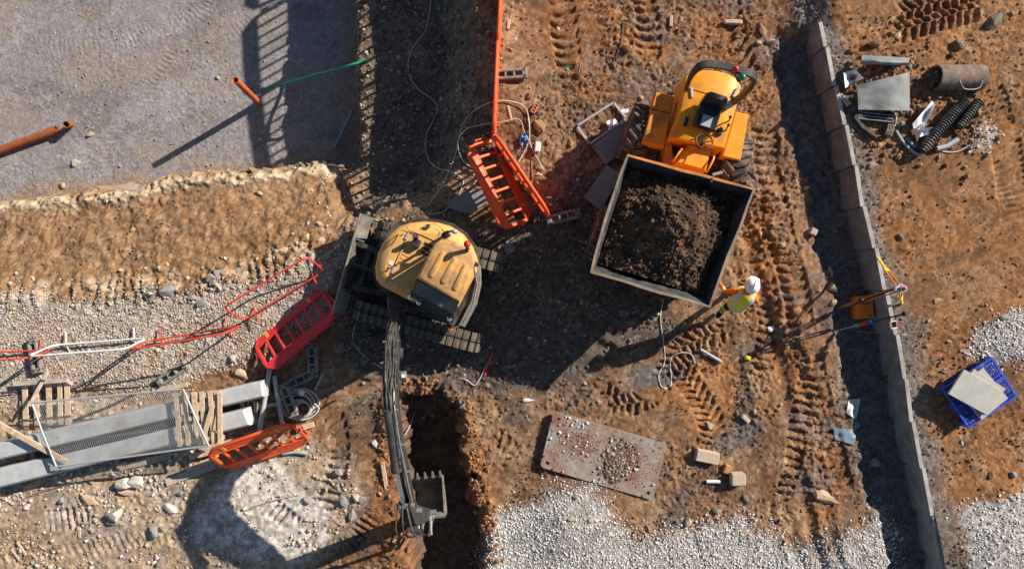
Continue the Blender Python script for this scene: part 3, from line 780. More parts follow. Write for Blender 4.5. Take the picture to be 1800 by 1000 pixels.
# ================================================================ BARRIERS
BL, BH = 1.88, .96
def make_barrier(m, feet=True):
    r_ = root('plastic_barrier', (0, 0, 0), 'x', 'barrier')
    Y9 = Matrix(((1, 0, 0, 0), (0, 0, -1, 0), (0, 1, 0, 0), (0, 0, 0, 1)))       # prism z -> -y
    c = .17
    mb = MB(Y9); mb.prism([(0, .74), (0, BH - c), (c, BH), (BL - c, BH), (BL, BH - c), (BL, .74)], -.022, .022); o = mb.build('top_rail', m, r_)
    mb = MB(); mb.tube([(0, 0, .72), (0, 0, BH - c), (c, 0, BH), (BL - c, 0, BH), (BL, 0, BH - c), (BL, 0, .72)], .036, 8); mb.build('rim', m, o, 60)
    mb = MB(Y9); mb.prism([(0, .26), (0, c), (c, .02), (BL - c, .02), (BL, c), (BL, .26)], -.022, .022); o = mb.build('bottom_rail', m, r_)
    mb = MB(); mb.tube([(0, 0, .27), (0, 0, c), (c, 0, .02), (BL - c, 0, .02), (BL, 0, c), (BL, 0, .27)], .036, 8); mb.build('rim', m, o, 60)
    for z in (.755, .245):
        mb = MB(); mb.box((BL / 2, 0, z), (BL - .1, .066, .035), None, .008); mb.build('rib', m, r_)
    for x in (0, BL):
        mb = MB(); mb.box((x, 0, .5), (.085, .07, .5), None, .02); mb.build('end_post', m, r_)
    for k in range(6):
        x = BL * (k + 1) / 7
        mb = MB(); mb.box((x, 0, .5), (.055, .055, .51), None, .016); mb.build('bar', m, r_)
    for x in (.34, BL - .34):
        mb = MB(); mb.box((x, 0, .86), (.085, .062, .17), None, .012); mb.build('reflector', M_refl, r_)
    for k in range(9):
        x = .3 + (BL - .6) * k / 8
        mb = MB(); mb.box((x, 0, .13), (.05, .058, .03), None, .008); mb.build('lug', m, r_)
    mb = MB(); mb.box((-.06, 0, .62), (.07, .05, .12), None, .012); mb.build('hook', m, r_)
    mb = MB(); mb.tube([(BL + .02, 0, .35), (BL + .1, 0, .35), (BL + .1, 0, .68), (BL + .02, 0, .68)], .016, 6); mb.build('loop', m, r_)
    if feet:
        for x in (.3, BL - .3):
            mb = MB(); mb.box((x, 0, .03), (.07, .2, .06), None, .02); mb.build('foot', m, r_)
    return r_
def put(proto, first, M, label, name=None, group=None):
    o = proto if first else copy_tree(proto)
    o.matrix_world = M
    o['label'] = label
    if group: o['group'] = group
    return o
def stand_mat(p0, p1, h, lean=0.):
    """stands upright; p0, p1 are pixel ends of its top edge"""
    A = P(*p0, h); B = P(*p1, h)
    ga = float(ground(A.x, A.y)); gb = float(ground(B.x, B.y))
    A.z, B.z = ga, gb
    lean = Vector((0, -lean, 0)); A -= lean; B -= lean
    A.z = float(ground(A.x, A.y)); B.z = float(ground(B.x, B.y))
    return plane_mat(A, B, A + Vector((0, 0, 1)) + lean)
ob = make_barrier(M_bor)
put(ob, True, stand_mat((875, 66), (868, 213), 1.12), 'orange plastic barrier standing along the bank, meeting the angled one')
put(ob, False, stand_mat((883, -86), (875.5, 62), 1.12), 'orange plastic barrier standing along the bank, cut off by the picture edge')
for k, (y0, y1) in enumerate(((-238, -90), (-390, -242), (-542, -394))):
    A = Vector((-.2 - .3 * k, 5.83 + 1.9 * (k + .52), 0)); B = Vector((A.x - .3, A.y + 1.84, 0))
    for v in (A, B): v.z = float(ground(v.x, min(v.y, 7.8)))
    put(ob, False, plane_mat(B, A, B + Vector((0, 0, 1))), 'orange plastic barrier standing further along the bank', None, 'barriers further along the bank')
put(ob, False, stand_mat((869, 234), (959, 364), 1.05), 'orange plastic barrier standing at an angle beside the fallen one')
of = make_barrier(M_bor, False)
A = P(881, 405, .55); B = P(829, 290, .60); Cc = P(926, 388, .10)
put(of, True, plane_mat(A, B, Cc), 'orange plastic barrier fallen half flat beside the angled standing one')
A = P(404, 826, .10); B = P(546, 777, .12); Cc = P(384, 789, .78)
put(of, False, plane_mat(A, B, Cc), 'orange plastic barrier leaning over timber boards below the concrete beams')
pk = make_barrier(M_bpk, False)
A = P(476, 657, .42); B = P(581, 569, .40); Cc = P(446, 616, .06)
put(pk, True, plane_mat(A, B, Cc), 'crimson red plastic barrier tilted beside the excavator blade')

# tubular pedestrian barriers
def make_tube_barrier(m, L=2.05, Hh=.95, feet=True):
    r_ = root('tube_barrier', (0, 0, 0), 'x', 'barrier')
    rr = .16; pts = []
    for cx, cz, a0 in ((L - rr, Hh - rr, 0), (rr, Hh - rr, 90), (rr, rr + .12, 180), (L - rr, rr + .12, 270)):
        for k in range(6):
            a = R(a0 + k * 18); pts.append((cx + rr * math.cos(a), 0, cz + rr * math.sin(a)))
    mb = MB(); mb.tube(pts, .021, 8, closed=True); mb.build('frame', m, r_, 60)
    if feet:
        for x in (.28, L - .28):
            mb = MB(); mb.tube([(x, -.24, .03), (x, -.04, .1), (x, .04, .1), (x, .24, .03)], .016, 6); mb.build('foot', m, r_, 60)
    for x in (0., L):
        mb = MB(); mb.tube([(x, 0, .4), (x + (.05 if x else -.05), 0, .4), (x + (.05 if x else -.05), 0, .32)], .01, 6); mb.build('hook', m, r_)
    return r_
rt = make_tube_barrier(M_redt)
put(rt, True, stand_mat((222, 616), (412, 584), .95, .14), 'red tubular barrier standing on gravel, joined to the white one')
put(rt, False, stand_mat((-130, 638), (58, 630), .95, .12), 'red tubular barrier beyond the far end of the white one')
A = P(434, 566, .06); B = P(579, 478, .06); Cc = P(403, 541, .72)
rf = make_tube_barrier(M_redt, 2.05, .86)
put(rf, True, plane_mat(A, B, Cc), 'red tubular barrier frame tilted on the gravel behind the crimson barrier')
wt = make_tube_barrier(M_wht)
put(wt, True, stand_mat((46, 628), (226, 614), .95, .2), 'white tubular barrier standing between two red ones')

# ================================================================ FENCE FEET
def make_foot():
    r_ = root('fence_foot', (0, 0, 0), 'x', 'fence foot')
    L, W, Hh = .74, .215, .13
    def bx(nm, x, y, sx, sy, z=Hh / 2, sz=Hh):
        mb = MB(); mb.box((x, y, z), (sx, sy, sz), None, .012); mb.build(nm, M_foot, r_)
    for s in (-1, 1): bx('side', 0, s * (W / 2 - .03), L - .06, .06)
    for x in (-L / 2 + .05, L / 2 - .05): bx('end', x, 0, .11, W)
    for x in (-.09, .09): bx('web', x, 0, .05, W - .1)
    bx('base', 0, 0, L - .1, W - .06, .02, .035)
    for x in (-L / 2 + .05, L / 2 - .05):
        for y in (-.055, .055):
            mb = MB(); mb.pipe((x, y, Hh - .004), (x, y, Hh + .006), .026, .008, 10); mb.build('socket', M_blk, r_)
    for x in (-.045, .045):
        mb = MB(); mb.pipe((x, 0, Hh - .03), (x, 0, Hh + .004), .024, .007, 10); mb.build('socket', M_blk, r_)
    return r_
ff = make_foot(); ffirst = True
for (cx, cy, deg, up, lb) in [
        (896, 133, 4, 0, 'tan concrete fence foot on the bank under the standing orange barrier'),
        (990, 382, 14, 0, 'shaded concrete fence foot lying by the end of the angled orange barrier'),
        (66, 625, -80, 0, 'concrete fence foot under the joint of white and red tube barriers'),
        (306, 656, 33, 0, 'concrete fence foot lying on gravel beside the wire mesh fence panel'),
        (551, 632, -87, 0, 'dark fence foot next to the lower edge of the crimson barrier'),
        (530, 666, 26, 0, 'dark fence foot lying end-on between two others near the cable coil'),
        (509, 702, -70, .1, 'dark fence foot lying across the cable coil'),
        (446, 726, -88, 0, 'dark fence foot at the end of the concrete beams')]:
    p = G(cx, cy, up)
    o = ff if ffirst else copy_tree(ff); ffirst = False
    o.location = p; o.rotation_euler = (0, 0, R(deg)); o['label'] = lb; o['group'] = 'fence feet lying around the site'

# ================================================================ CONCRETE BEAMS
def beam(name, px, zt, zb, label, cham=.05):
    a, b_, c, d = [P(x, y, zt) for x, y in px]          # quad at the top
    r_ = root(name, Vector(((a.x + c.x) / 2, (a.y + c.y) / 2, zb)), label, 'beam')
    q = [(p.x, p.y) for p in (a, b_, c, d)]
    mb = MB(); mb.rounded(q, [(zb, 0.0), (zt - cham, 0.0), (zt, cham * .8)]); mb.build('body', M_beam, r_)
    for f in (.15, .5, .82):
        p = a.lerp(b_, f).lerp(d.lerp(c, f), .5)
        mb = MB(); mb.pipe((p.x, p.y, zt - .02), (p.x, p.y, zt + .004), .02, .008, 10); mb.build('lifting_socket', M_dark, r_)
    return r_
beam('concrete_beam', [(-260, 838), (460, 669), (464, 698), (-260, 870)], .5, .06, 'long grey concrete beam nearer the gravel and wooden pallet')
beam('concrete_beam', [(-260, 886), (428, 719), (440, 748), (-260, 922)], .5, .06, 'long grey concrete beam ending under the broken pallet, further from the gravel')
for i, (x, y) in enumerate([(60, 800), (200, 780), (330, 745), (430, 720)]):
    mb = MB(); mb.box(P(x, y, .03), (.1, 1.1, .11), rotz(.25), .008)
    mb.thing('bearer', M_woodg, 'timber bearer under the two concrete beams', 'timber', 'bearers under the concrete beams')
# corrugated pipe between beams
def corrugated(name, pts, r, m, label, pitch=.05, n=12):
    pp = spline(pts, 10); L = sum((pp[i + 1] - pp[i]).length for i in range(len(pp) - 1))
    k = int(L / pitch) * 2; out = []; rs = []
    acc = [0]
    for i in range(len(pp) - 1): acc.append(acc[-1] + (pp[i + 1] - pp[i]).length)
    for j in range(k + 1):
        s = L * j / k; i = max(0, min(len(pp) - 2, np.searchsorted(acc, s) - 1)); f = (s - acc[i]) / max(1e-9, acc[i + 1] - acc[i])
        out.append(pp[i].lerp(pp[i + 1], f)); rs.append(r if j % 2 else r * .84)
    mb = MB(); mb.tube(out, rs, n); return mb.thing(name, m, label, 'pipe')
corrugated('corrugated_pipe', [P(80, 800, .40), P(180, 776, .41), P(260, 756, .41), P(340, 735, .40)], .105, M_blackpipe2, 'black corrugated pipe lying between the two concrete beams')
corrugated('corrugated_pipe', [G(1697, 178, .14, RIGHT_Z), G(1672, 205, .16, RIGHT_Z), G(1640, 240, .15, RIGHT_Z), G(1618, 266, .11, RIGHT_Z)], .125, M_blackpipe, 'long black corrugated pipe by the white stones, ending at grey cables', .055)
corrugated('corrugated_pipe', [G(1721, 178, .12, RIGHT_Z), G(1705, 198, .13, RIGHT_Z), G(1684, 224, .12, RIGHT_Z)], .11, M_blackpipe, 'shorter black corrugated pipe lying alongside the longer one', .055)

# ================================================================ TIMBER
def plank(a, b_, w, th, m, label, cat='plank', up=0., group=None, za=None, zb=None):
    if za is None: A = G(*a, up + th / 2)
    else: A = P(*a, za)
    if zb is None: B = G(*b_, up + th / 2)
    else: B = P(*b_, zb)
    d = B - A; L = d.length; M3 = plane_mat(A, B, A + Vector((0, 0, 1))).to_3x3()
    mb = MB(); mb.box((A + B) / 2, (L, w, th), M3, .006)
    return mb.thing('timber_plank', m, label, cat, group)
plank((-4, 744), (118, 812), .115, .045, M_wood, 'long timber plank lying across the left ends of the beams', za=.62, zb=.60)
plank((84, 653), (51, 714), .075, .025, M_woodg, 'pale thin board lying across the whole wooden pallet', za=.22, zb=.42)
plank((292, 848), (392, 811), .17, .05, M_woodg, 'widest grey board below the orange barrier')
plank((328, 826), (385, 801), .10, .05, M_wood, 'orange timber board between the widest board and beams', up=.06)
plank((333, 803), (420, 782), .12, .045, M_wood, 'timber board poking from under the mesh panel', up=.12)
plank((350, 790), (425, 770), .10, .045, M_woodg, 'dull timber board behind the orange barrier', up=.05)
plank((356, 775), (374, 711), .095, .03, M_wood, 'loose timber board leaning over the broken pallet', za=.70, zb=.72)
plank((387, 781), (386, 690), .10, .03, M_wood, 'straight timber board along the edge of the broken pallet', za=.69, zb=.69)
plank((377, 757), (382, 731), .08, .03, M_wood, 'short timber offcut on the broken pallet', za=.66, zb=.66)
plank((42, 858), (68, 848), .10, .05, M_wood, 'timber block end in the shade under the beams')
plank((210, 822), (300, 800), .14, .05, M_woodg, 'dark board lying against the lower concrete beam')
plank((205, 820), (223, 812), .07, .04, M_wood, 'small yellow timber offcut by the lower beam', up=.06)
plank((268, 686), (330, 676), .10, .04, M_woodg, 'flat board on gravel behind the broken pallet')
plank((520, 755), (552, 745), .12, .05, M_wood, 'timber end at the tip of the leaning orange barrier', up=.05)
for (a, b_) in [((140, 945), (140, 925)), ((20, 965), (35, 985)), ((30, 952), (46, 976))]:
    plank(a, b_, .05, .03, M_woodg, 'small weathered stake lying in the tan soil', group='small stakes in the tan soil')
plank((672, 812), (680, 860), .085, .04, M_wood, 'rough timber plank lying beside the trench under the boom')
plank((895, 36), (893, 52), .06, .05, M_wood, 'small timber block beside the standing orange barrier')
plank((893, 186), (899, 210), .05, .03, M_wood, 'pointed timber peg inside the cable loop')
plank((1180, 28), (1179, 47), .07, .06, M_tan, 'small tan block above the yellow dumper')

def pallet(o, M, L, W, tops, bots, hz=.13):
    for (x, w) in tops:
        mb = MB(M); mb.box((x, 0, hz), (w, W, .022), None, .004); mb.build('slat', M_wood, o)
    for y in bots:
        mb = MB(M); mb.box((0, y, hz - .03), (L, .10, .022), None, .004); mb.build('stringer', M_woodg, o)
        for x in (-L / 2 + .06, 0, L / 2 - .06):
            mb = MB(M); mb.box((x, y, hz - .085), (.1, .095, .085), None, .006); mb.build('block', M_woodg, o)
        mb = MB(M); mb.box((0, y, .012), (L, .10, .02), None, .004); mb.build('runner', M_woodg, o)
g = G(86, 706)
o = root('wooden_pallet', g, 'wooden pallet lying on gravel behind the concrete beams', 'pallet')
Mx = Matrix.Translation(g + Vector((0, 0, .01))) @ Matrix.Rotation(.03, 4, 'Z')
pallet(o, Mx, 1.12, .98, [(-.42, .12), (-.18, .11), (.10, .12), (.34, .10), (.50, .12)], [-.40, 0, .40])
mb = MB(Mx); mb.box((-.05, .46, .165), (1.2, .1, .03), rotz(.04), .005); mb.build('loose_board', M_woodg, o)
g = P(352, 733, .52)
o = root('wooden_pallet', g, 'broken wooden pallet lying on top of the two concrete beams', 'pallet')
Mx = Matrix.Translation(g) @ Matrix.Rotation(.08, 4, 'Z')
pallet(o, Mx, .98, 1.12, [(-.42, .10), (-.24, .10), (-.04, .11), (.12, .10), (.30, .10), (.44, .12)], [-.46, 0, .46], .115)

# ================================================================ WIRE MESH FENCE PANEL
c0, c1, c2, c3 = P(56, 708, .62), P(322, 684, .70), P(367, 783, .80), P(99, 820, .66)
r_ = root('mesh_fence_panel', P(210, 750, .5), 'galvanised wire mesh fence panel lying over the beams and pallets', 'fence panel')
mid01 = [c0.lerp(c1, t_ / 6) + Vector((0, 0, -.03 * math.sin(t_ / 6 * 3.14))) for t_ in range(7)]
mid32 = [c3.lerp(c2, t_ / 6) for t_ in range(7)]
mb = MB(); mb.tube(mid01, .021, 8); mb.build('frame_tube', M_galv, r_, 60)
mb = MB(); mb.tube(mid32, .021, 8); mb.build('frame_tube', M_galv, r_, 60)
for a, b_ in ((c0, c3), (c1, c2)):
    mb = MB(); mb.tube([a, a.lerp(b_, .5) + Vector((0, 0, .02)), b_], .021, 8); mb.build('frame_tube', M_galv, r_, 60)
mb = MB()
for k in range(1, 74):
    f = k / 74; a = c0.lerp(c1, f); b_ = c3.lerp(c2, f)
    mb.tube([a, a.lerp(b_, .5) - Vector((0, 0, .02)), b_], .0032, 4, False)
for f in (.08, .36, .64, .92):
    mb.tube([c0.lerp(c3, f), c0.lerp(c3, f).lerp(c1.lerp(c2, f), .5) - Vector((0, 0, .02)), c1.lerp(c2, f)], .0032, 4, False)
mb.build('wire_mesh', M_galv, r_)

# ================================================================ GREY PIPES, COILS, CABLES
def rod(name, pts, r, m, label, cat, n=8, hollow=False):
    if hollow: mb = MB(); mb.pipe(pts[0], pts[1], r, r * .2, 12)
    else: mb = MB(); mb.tube(pts, r, n)
    return mb.thing(name, m, label, cat, smooth=60)
rod('grey_conduit', [P(455, 764, .30), P(478, 628, .24)], .05, M_greyp, 'longest grey conduit passing under both plastic barriers', 'conduit', hollow=True)
rod('grey_conduit', [P(497, 750, .22), P(482, 660, .20)], .045, M_greyp, 'grey conduit lying beside the cable coil', 'conduit', hollow=True)
rod('grey_conduit', [G(466, 713, .06), G(492, 709, .06)], .045, M_greyp, 'short stub of grey conduit across the beam end', 'conduit', hollow=True)
rod('grey_conduit', [G(554, 685, .04), G(568, 655, .04)], .03, M_greyp, 'thin grey conduit offcut in the shade by the fence feet', 'conduit', hollow=True)
rod('grey_conduit', [G(497, 797, .05), G(520, 794, .05), G(540, 797, .05)], .04, M_greyp, 'grey conduit offcut below the leaning orange barrier', 'conduit')
rod('grey_conduit', [G(1231, 614, .05), G(1268, 636, .05)], .035, M_greyp, 'pale conduit offcut on rust soil below the person', 'conduit', hollow=True)
rod('white_tube', [G(1242, 846, .04), G(1266, 846, .04)], .042, M_wplas, 'short white plastic tube among white stones', 'tube')
rod('grey_conduit', [G(1646, 262, .06, RIGHT_Z), G(1664, 257, .06, RIGHT_Z), G(1683, 245, .06, RIGHT_Z)], .055, M_greyp, 'pale grey conduit under the corrugated pipes', 'conduit')
mb = MB(); rng = random.Random(3); pts = []
c = G(527, 711)
for k in range(7 * 26):
    a = k / 26 * 2 * math.pi; lp = k // 26
    rr = .40 - .028 * (lp % 4) + .02 * math.sin(lp * 2.1)
    ox = .05 * math.sin(lp * 1.9); oy = .045 * math.cos(lp * 1.3)
    pts.append((c.x + ox + rr * math.cos(a), c.y + oy + rr * .82 * math.sin(a), c.z + .05 + .012 * lp))
for k in range(4 * 20):
    a = k / 20 * 2 * math.pi; lp = k // 20; rr = .21 - .02 * lp
    pts.append((c.x + .02 + .03 * lp + rr * math.cos(a), c.y - .08 + rr * math.sin(a), c.z + .08 + .012 * lp))
mb.tube(pts, .017, 6); mb.thing('cable_coil', M_cable, 'coil of pale cable beside the excavator and fence feet', 'cable', smooth=60)
mb = MB(); mb.ball(G(530, 690, .12), .075, 10, 6); mb.thing('plastic_float', M_wplas, 'small pale ball lying in the cable coil', 'ball')
def cable(px, r, m, label, z0=0., name='cable', up=None):
    pts = [G(x, y, (r if up is None else up), z0) for x, y in px]
    pp = spline(pts, 8)
    for p in pp[1:-1]: p.z = max(p.z, float(ground(p.x, p.y)) + r * .8)
    mb = MB(); mb.tube(pp, r, 6); return mb.thing(name, m, label, 'cable', smooth=60)
cable([(759, -25), (758, 0), (748, 53), (723, 89), (718, 125), (733, 155), (763, 178), (768, 198), (750, 238), (751, 274), (766, 294), (796, 304), (814, 317), (806, 342), (780, 372), (752, 376)], .013, M_cable, 'long pale cable snaking across the shaded bench', BENCH_Z)
cable([(836, 298), (816, 285), (806, 262), (808, 238), (818, 212), (838, 192), (868, 179), (895, 178), (922, 188), (930, 215), (930, 245), (921, 268), (912, 284)], .013, M_cable, 'pale cable looped round under the orange barriers', up=.06)
cable([(752, 362), (780, 320), (800, 275), (806, 245), (822, 226), (852, 219), (885, 214), (912, 210), (922, 232), (940, 270), (957, 300)], .009, M_cable, 'thin pale wire crossing the cable loop', up=.08)
cable([(806, 239), (838, 231), (870, 219)], .028, M_hosed, 'dark hose end under the orange barriers', up=.05, name='hose')
cable([(625, 570), (620, 590), (628, 612), (648, 632), (674, 648)], .011, M_cable, 'pale wire beside the excavator track and boom')
cable([(1166, 525), (1161, 560), (1166, 600), (1168, 635), (1158, 658), (1162, 678), (1172, 682), (1180, 672), (1178, 645), (1180, 628), (1196, 620), (1214, 622), (1222, 638)], .012, M_cable, 'white cable looping out from under the dumper skip')
cable([(808, 664), (822, 669), (836, 676), (852, 648), (862, 628)], .012, M_cable, 'pale broken strip in the shade below the excavator')
cable([(1575, 230), (1588, 250), (1604, 266), (1618, 273)], .035, M_greyp, 'grey conduit curving to the corrugated pipe end', RIGHT_Z, 'conduit')
cable([(1594, 244), (1606, 256), (1622, 262)], .04, M_blueg, 'dark duct stub beside the curving grey conduit', RIGHT_Z, 'conduit')
cable([(1568, 199), (1575, 204), (1574, 218), (1570, 226)], .016, M_wht, 'white cable hooked over the drain grating', RIGHT_Z)
cable([(1645, 264), (1675, 268), (1700, 258), (1711, 238), (1710, 222)], .012, M_cable, 'pale cable arcing over the white stones', RIGHT_Z)
cable([(1683, 128), (1690, 148), (1698, 157), (1722, 154), (1730, 130)], .009, M_cable, 'thin string looped round the old clay pipe', RIGHT_Z, up=.30)
cable([(1095, 40), (1092, 70), (1085, 95), (1072, 118)], .016, M_hosed, 'black bent rod lying in tyre churned soil', name='rod')
cable([(929, 195), (931, 240), (934, 280), (936, 316)], .013, M_straw, 'brown stick lying beside the white box', name='stick')
cable([(1032, 85), (1022, 105), (1018, 128)], .010, M_straw, 'bent twig on rust soil above the window frame', name='twig')
cable([(430, 506), (470, 503), (512, 499)], .010, M_straw, 'thin stick lying inside the tilted red frame', name='stick')
cable([(32, 880), (80, 862), (140, 847), (200, 838)], .014, M_rebar, 'rusty bar lying along the lower concrete beam', name='rebar')
cable([(430, 898), (465, 884), (525, 870)], .012, M_straw, 'dark stick on the white limestone patch', name='stick')
cable([(0, 695), (70, 690), (180, 684), (290, 676)], .012, M_hosed, 'dark cable crossing the gravel behind the mesh panel', up=.02)
cable([(712, 764), (722, 745), (729, 724)], .012, M_cable, 'white stick beside the boom at the trench end', name='stick', up=.03)
cable([(240, 690), (190, 715), (150, 730), (128, 740)], .03, M_hosed, 'dark hose lying on gravel under the mesh panel', name='hose')
# ================================================================ EXCAVATOR
ec = Vector((-1.775, -.04, 0.)); ex = root('excavator', ec, 'dusty yellow tracked excavator with grey boom reaching into the trench', 'excavator')
U = Vector((.963, -.269, 0)).normalized(); Nn = Vector((-U.y, U.x, 0))
M_und = Matrix(((U.x, Nn.x, 0, ec.x), (U.y, Nn.y, 0, ec.y), (0, 0, 1, 0), (0, 0, 0, 1)))
TL, TRAD, TW = 2.74, .31, .42
def stadium(s):
    """point and tangent angle on the track loop"""
    st = TL - 2 * TRAD; per = 2 * st + 2 * math.pi * TRAD; s %= per
    zc = TRAD + .03
    if s < st: return -st / 2 + s, zc + TRAD, 0.
    s -= st
    if s < math.pi * TRAD:
        a = s / TRAD; return st / 2 + TRAD * math.sin(a), zc + TRAD * math.cos(a), -a
    s -= math.pi * TRAD
    if s < st: return st / 2 - s, zc - TRAD, -math.pi
    s -= st; a = s / TRAD
    return -st / 2 - TRAD * math.sin(a), zc - TRAD * math.cos(a), -math.pi - a
PER = 2 * (TL - 2 * TRAD) + 2 * math.pi * TRAD
mbp = MB()
for y in (-.108, .108):
    mbp.box((0, y, .022), (.135, .196, .034), None, .01)
    mbp.box((-.052, y, .043), (.02, .18, .012), None, .003)
mbp.box((0, 0, -.006), (.11, .36, .02), None, .003)
padmesh = None
for side in (-1, 1):
    cy = side * .876
    mb = MB(M_und)
    mb.box((0, cy, .34), (TL - .75, .26, .34), None, .03)
    for x in (-(TL / 2 - TRAD), TL / 2 - TRAD):
        mb.tube([(x, cy - .13, TRAD + .03), (x, cy + .13, TRAD + .03)], TRAD - .03, 20)
    for k in range(5):
        x = -.8 + k * .4; mb.tube([(x, cy - .12, .12), (x, cy + .12, .12)], .085, 12)
    tr = mb.build('track', M_dark, ex, 40)
    npad = 40
    for k in range(npad):
        s_, z_, a_ = stadium((k + .3 * side) * PER / npad)
        if padmesh is None:
            po = mbp.build('pad', M_pad, None); padmesh = po.data
        else:
            po = bpy.data.objects.new('pad', padmesh); COL.objects.link(po)
        po.parent = tr
        po.matrix_local = Matrix.Translation(-ec) @ M_und @ Matrix.Translation((s_, cy, z_)) @ Matrix.Rotation(-a_, 4, 'Y')
mb = MB(M_und); mb.box((0, 0, .5), (1.3, 1.3, .34), None, .06); mb.tube([(0, 0, .66), (0, 0, .86)], .5, 24); mb.build('undercarriage', M_dark, ex, 40)
# blade
mb = MB(M_und)
prof = [(-1.80, .63), (-1.79, .5), (-1.76, .34), (-1.71, .18), (-1.64, .05), (-1.60, .05), (-1.66, .2), (-1.71, .36), (-1.74, .5), (-1.75, .63)]
mb.loft([[(s, y, z) for s, z in prof] for y in (-1.1, 1.1)])
bl = mb.build('blade', M_blade, ex)
mb = MB(M_und); mb.tube([(-1.775, -1.1, .635), (-1.775, 1.1, .635)], .024, 8); mb.build('top_edge', M_worn, bl, 60)
for y in (-1.0, -.55, .55, 1.0):
    mb = MB(M_und); mb.loft([[(-1.75, y - .012, .6), (-1.72, y - .012, .3), (-1.62, y - .012, .06), (-1.50, y - .012, .08), (-1.58, y - .012, .36)],
                             [(-1.75, y + .012, .6), (-1.72, y + .012, .3), (-1.62, y + .012, .06), (-1.50, y + .012, .08), (-1.58, y + .012, .36)]]); mb.build('stiffener', M_blade, bl)
for sy in (-1, 1):
    mb = MB(M_und); mb.loft([[(-1.76, sy * .82 - .25, .62), (-1.55, sy * .82 - .2, .42), (-1.55, sy * .82 + .2, .42), (-1.76, sy * .82 + .25, .62)],
                             [(-1.76, sy * .82 - .25, .60), (-1.55, sy * .82 - .2, .40), (-1.55, sy * .82 + .2, .40), (-1.76, sy * .82 + .25, .60)]]); mb.build('deflector', M_blade, bl)
    mb = MB(M_und); mb.loft([[(-1.72, sy * .47 - .055, .28), (-1.72, sy * .47 + .055, .28), (-1.72, sy * .47 + .055, .45), (-1.72, sy * .47 - .055, .45)],
                             [(-1.1, sy * .42 - .055, .34), (-1.1, sy * .42 + .055, .34), (-1.1, sy * .42 + .055, .52), (-1.1, sy * .42 - .055, .52)],
                             [(-.6, sy * .40 - .055, .36), (-.6, sy * .40 + .055, .36), (-.6, sy * .40 + .055, .5), (-.6, sy * .40 - .055, .5)]]); mb.build('arm', M_dark, bl)
mb = MB(M_und); mb.box((-1.42, 0, .42), (.13, .95, .1), None, .02); mb.build('cross_bar', M_dark, bl)
mb = MB(M_und); mb.tube([(-1.66, .0, .44), (-1.2, 0, .5)], .05, 10); mb.tube([(-1.2, 0, .5), (-.6, 0, .55)], .075, 12); mb.build('cylinder', M_boom, bl, 50)
# upper structure
skirt = [(658, 495), (654, 470), (659, 444), (667, 424), (679, 407), (698, 392), (720, 386), (745, 383), (772, 386), (797, 393), (820, 409), (837, 432), (845, 458), (846, 490), (840, 522), (824, 556), (804, 577), (788, 570), (721, 539), (665, 509)]
sk = ccw(P2(skirt, 1.05))
mb = MB(); mb.rounded(sk, [(.80, .10), (.84, .03), (1.02, 0), (1.10, .02)]); mb.build('slew_platform', M_dark, ex, 35)
hood = [(658, 490), (656, 470), (661, 446), (669, 427), (681, 410), (700, 396), (720, 390), (745, 387.5), (770, 390), (793, 397), (814, 411), (829, 431), (838, 455), (836, 478), (803, 540), (722, 531), (666, 502)]
hp = ccw(P2(hood, 1.6))
mb = MB(); mb.rounded(hp, [(1.06, .02), (1.12, .0), (1.40, .0), (1.50, .015), (1.58, .045), (1.64, .09), (1.685, .15), (1.712, .22), (1.722, .25)])
hd = mb.build('hood', M_exy, ex, 17)
def strip(pts, z, r, nm, m, par):
    mb = MB(); mb.tube([P(a, b_, z) for a, b_ in pts], r, 6); return mb.build(nm, m, par)
strip([(714, 398), (719, 405), (706, 437), (680, 495)], 1.728, .0065, 'seam', M_blk, hd)
strip([(719, 405), (742, 414), (764, 424)], 1.730, .006, 'seam', M_blk, hd)
strip([(741, 403), (747, 396), (765, 394), (777, 402), (771, 414)], 1.728, .005, 'seam', M_blk, hd)
for (x, y) in ((715, 416), (691, 475)):
    mb = MB(); p = P(x, y, 1.735); mb.box(p, (.05, .13, .02), rotz(-.42), .006); mb.build('latch', M_galv, hd)
mb = MB(); mb.box(P(687, 462, 1.733), (.09, .08, .004), rotz(-.4)); mb.build('warning_label', M_wplas, hd)
for i in range(3):
    p = P(746 + i * 3.3, 445 - i * 7.5, 1.734); mb = MB(); mb.box(p, (.16, .045, .012), rotz(-.46), .004); mb.build('vent_slot', M_blk, hd)
p = P(733, 428, 1.72)
mb = MB(); mb.box(p + Vector((0, 0, .06)), (.15, .17, .14), rotz(-.45), .02); mb.loft([[P(731, 419, 1.80) + Vector(v) for v in ((-.05, -.03, 0), (.05, -.03, 0), (.05, .03, 0), (-.05, .03, 0))], [P(730, 415, 2.0) + Vector(v) for v in ((-.05, -.03, 0), (.05, -.03, 0), (.05, .03, 0), (-.05, .03, 0))]]); mb.build('exhaust', M_dark, ex)
for (x, y) in ((708, 412), (712, 418), (724, 409), (728, 411), (683, 470), (681, 476), (690, 478), (702, 506), (708, 507), (697, 466)):
    mb = MB(); mb.tube([P(x, y, 1.725), P(x, y, 1.742)], .013, 8); mb.build('bolt', M_dark, hd)
for k in range(5):
    p = P(706 + k * 3.2, 462 - k * 6.6, 1.726); mb = MB(); mb.box(p, (.13, .018, .012), rotz(-.46), .003); mb.build('louvre', M_exy, hd)
mb = MB(); mb.tube([P(690, 428, 1.70), P(690, 428, 1.80), P(700, 412, 1.80), P(700, 412, 1.70)], .011, 6); mb.build('hand_rail', M_dark, hd)
mb = MB(); mb.tube([P(752, 398, 1.715), P(752, 398, 1.745)], .045, 14); mb.build('filler_cap', M_blk, hd)
strip([(660, 458), (672, 452), (688, 458)], 1.60, .004, 'seam', M_blk, hd)
